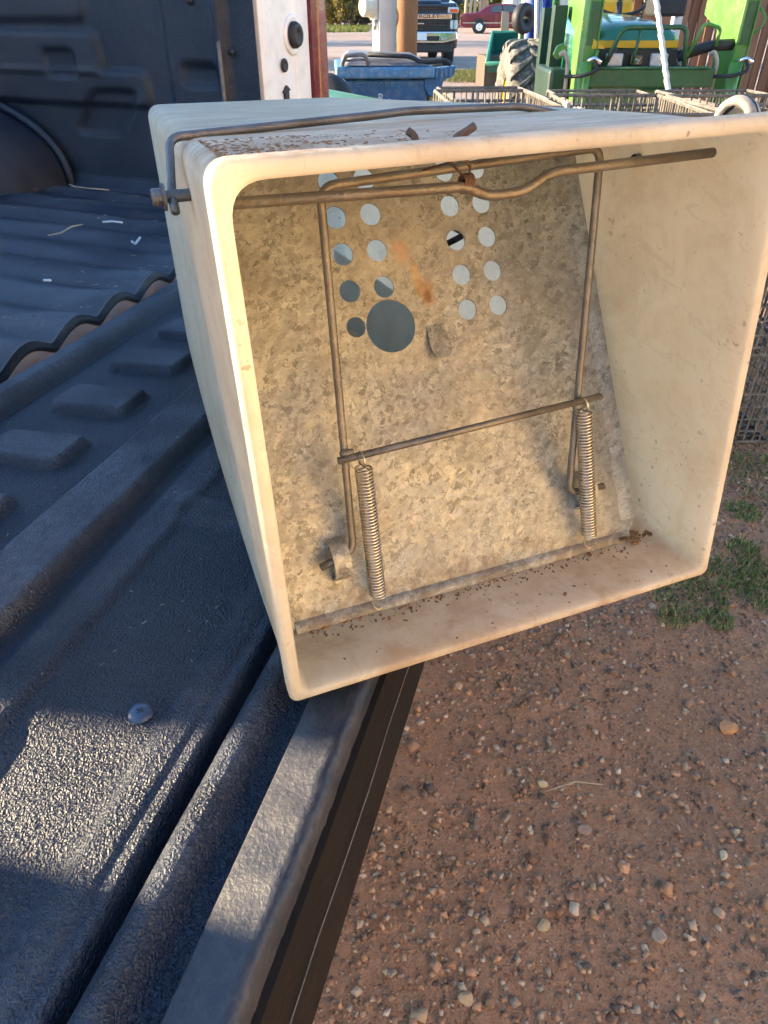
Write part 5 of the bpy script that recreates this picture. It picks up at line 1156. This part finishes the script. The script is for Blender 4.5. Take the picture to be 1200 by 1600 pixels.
for x in (1.85, 2.85):
    b = MB(); b.box2((x, -0.02, 0.87), (x + 0.16, 0.0, 0.90)); b.build('door_handle', M['maroon'], cr, bevel=0.006)

# ------------------------------------------------------------------ far edge of the lot: building, posts, shrubs
gz = A(812, 33, 58).z
bl_ = thing('metal_shed', 'pale metal sided shed behind the maroon sedan', 'shed', (A(798, 30, 58).x, 58, gz - 0.3))
for i in range(14):
    b = MB(); b.box2((i * 0.36, 0.0, 0), (i * 0.36 + 0.34, 0.05 + 0.02 * (i % 2), 4.2)); b.build('siding_panel', M['siding'], bl_, bevel=0.01)
b = MB(); b.prism([(-0.3, 4.2), (2.6, 5.2), (5.4, 4.2)], lambda a, b_, t: (a, t, b_), -0.3, 6.0); b.build('roof', M['siding'], bl_)
b = MB(); b.box2((0.0, 0.09, 0), (5.0, 5.8, 4.18)); b.build('wall', M['siding'], bl_)
for k_, (px, w_, h, lb) in enumerate(((756, 0.22, 5, 'tall tan utility pole behind the maroon sedan'), (727, 0.10, 1.6, 'leftmost low weathered fence post behind the sedan trunk'), (734, 0.10, 1.5, 'second low weathered fence post behind the sedan trunk'), (741, 0.11, 1.7, 'third low weathered fence post behind the sedan trunk'), (749, 0.10, 1.5, 'low weathered fence post nearest the utility pole'))):
    q = A(px, 25, 55); z_ = A(px, 26, 55).z - 0.3; b = MB(); b.lathe([(0, 0), (w_, 0), (w_ * .9, h), (0, h)], (q.x, q.y, z_), (0.02, 0, 1), 12)
    tag(b.build('fence_post' if k_ else 'utility_pole', M['boardtan'], None, True), lb, 'post' if k_ else 'pole', 'posts behind the sedan' if k_ else None)
def shrub(x, y, z, h, wd, cols, label, nleaf=700, leaf=0.16):
    t_ = thing('shrub', label, 'shrub', (x, y, z), 0, 'shrubs along the far edge of the lot')
    ncl = 14; cc = np.stack([rng.normal(0, wd * 0.33, ncl), rng.normal(0, wd * 0.3, ncl), rng.uniform(0.2, 0.95, ncl) * h], 1); cr_ = rng.uniform(0.18, 0.34, ncl) * wd
    k_ = rng.integers(0, ncl, nleaf); d = rng.normal(size=(nleaf, 3)); d /= np.linalg.norm(d, axis=1)[:, None]
    P = cc[k_] + d * (cr_[k_] * rng.uniform(0.5, 1.05, nleaf))[:, None]; P[:, 2] = np.abs(P[:, 2])
    a = rng.normal(size=(nleaf, 3)); a /= np.linalg.norm(a, axis=1)[:, None]; b_ = np.cross(a, rng.normal(size=(nleaf, 3))); b_ /= np.linalg.norm(b_, axis=1)[:, None]
    s_ = (leaf * rng.uniform(0.6, 1.3, nleaf))[:, None]
    V_ = np.stack([P - a * s_, P + b_ * s_ * 0.5, P + a * s_, P - b_ * s_ * 0.5], 1).reshape(-1, 3); F_ = np.arange(nleaf * 4).reshape(-1, 4)
    c_ = np.asarray(cols)[rng.integers(0, len(cols), nleaf)] * rng.uniform(0.6, 1.2, (nleaf, 1))
    mesh_np('foliage', V_, F_, M['leaf'], t_, cols=np.repeat(c_, 4, 0))
    b = MB()
    for i in range(5): b.tube([(0, 0, 0), (cc[i][0] * .5, cc[i][1] * .5, cc[i][2] * .5), tuple(cc[i])], [0.06, 0.04, 0.015], 5)
    b.build('stem', M['bark'], t_)
YEL = [(0.42, 0.30, 0.06), (0.30, 0.22, 0.06), (0.20, 0.15, 0.06)]; GRN = [(0.10, 0.13, 0.04), (0.15, 0.17, 0.05), (0.07, 0.09, 0.03)]; BRN = [(0.16, 0.12, 0.08), (0.22, 0.17, 0.10), (0.12, 0.10, 0.06)]
SH = [(488, YEL, 'greenish yellow shrub just right of the truck lamp', 66), (503, GRN, 'green shrub between two yellow ones on the far verge', 69), (516, BRN, 'brown shrub left of the tall yellow shrub', 70), (530, YEL, 'tall bright yellow autumn shrub on the far verge', 67), (545, YEL, 'low yellow shrub left of the meter dome', 66), (560, BRN, 'brown shrub behind the meter dome', 70), (575, GRN, 'green shrub behind the pale meter post', 72),
      (712, GRN, 'green shrub behind the black pickup mirror', 64), (728, BRN, 'brown shrub above the leftmost fence post', 66), (742, YEL, 'yellowish shrub left of the utility pole', 66), (768, GRN, 'green shrub right of the utility pole', 64), (782, GRN, 'green shrub above the sedan roof', 66), (796, YEL, 'yellow green shrub beside the metal shed', 64)]
for px, cl, lb, Y in SH:
    q = A(px, 16, Y); z_ = min(q.z, float(ground_z(np.array(q.x), np.array(float(Y)))))
    shrub(q.x, Y, z_ - 0.2, random.uniform(2.6, 4.2), 2.0, cl, lb, 900, 0.15)
# distant wood and hill closing the view
pts = []
n_ = 26000; x = rng.uniform(-60, 130, n_); y = rng.uniform(84, 92, n_); hh = 5.5 + 2.5 * vnoise(x * 0.25, x * 0, 3) + 2 * vnoise(x * 0.9, x * 0, 5)
z = ground_z(x, y) + rng.uniform(0, 1, n_) * hh
a = rng.normal(size=(n_, 3)); a /= np.linalg.norm(a, axis=1)[:, None]; b_ = np.cross(a, rng.normal(size=(n_, 3))); b_ /= np.linalg.norm(b_, axis=1)[:, None]
P = np.stack([x, y, z], 1); s_ = rng.uniform(0.25, 0.6, n_)[:, None]
V_ = np.stack([P - a * s_, P + b_ * s_ * .6, P + a * s_, P - b_ * s_ * .6], 1).reshape(-1, 3)
cl = np.array(GRN + BRN + [(0.25, 0.20, 0.07)])[rng.integers(0, 7, n_)] * rng.uniform(0.6, 1.2, (n_, 1))
tag(mesh_np('far_wood', V_, np.arange(n_ * 4).reshape(-1, 4), M['leaf'], cols=np.repeat(cl, 4, 0)), 'brown and green scrub wood beyond the lot', 'wood', kind='stuff')

# ------------------------------------------------------------------ trees left of the lot, throwing long shadows over the drive
for tx, ty, th, lb in ((-17, 27, 8.0, 'tall yellowing tree left of the lot, nearer one'), (-21, 41, 9.5, 'tall yellowing tree left of the lot, farther one'), (-19, 16.5, 6.5, 'lowest yellowing tree left of the lot beside the drive')):
    t_ = thing('tree', lb, 'tree', (tx, ty, float(ground_z(np.array(tx), np.array(ty)))), 0, 'trees left of the lot')
    b = MB(); b.tube([(0, 0, 0), (0.1, 0, th * .3), (-0.1, 0.1, th * .6), (0, 0, th * .95)], [0.28, 0.22, 0.14, 0.04], 9)
    tips = []
    for i in range(10):
        a_ = i * 2.4; z_ = th * (0.28 + 0.06 * i); e_ = (th * .26 * math.cos(a_), th * .26 * math.sin(a_), z_ + th * .12); tips.append(e_)
        b.tube([(0, 0, z_), (e_[0] * .5, e_[1] * .5, z_ + th * .05), e_], [0.09, 0.06, 0.02], 6)
    b.build('trunk', M['bark'], t_, True)
    nl = 2600; cc = np.array(tips)[rng.integers(0, 10, nl)]; d = rng.normal(size=(nl, 3)); d /= np.linalg.norm(d, axis=1)[:, None]
    P = cc + d * (rng.uniform(0.2, 1.0, nl) * th * 0.15)[:, None]
    a = rng.normal(size=(nl, 3)); a /= np.linalg.norm(a, axis=1)[:, None]; b_ = np.cross(a, rng.normal(size=(nl, 3))); b_ /= np.linalg.norm(b_, axis=1)[:, None]
    V_ = np.stack([P - a * .16, P + b_ * .09, P + a * .16, P - b_ * .09], 1).reshape(-1, 3)
    cl = np.array(YEL + GRN)[rng.integers(0, 6, nl)]
    mesh_np('crown', V_, np.arange(nl * 4).reshape(-1, 4), M['leaf'], t_, cols=np.repeat(cl, 4, 0))
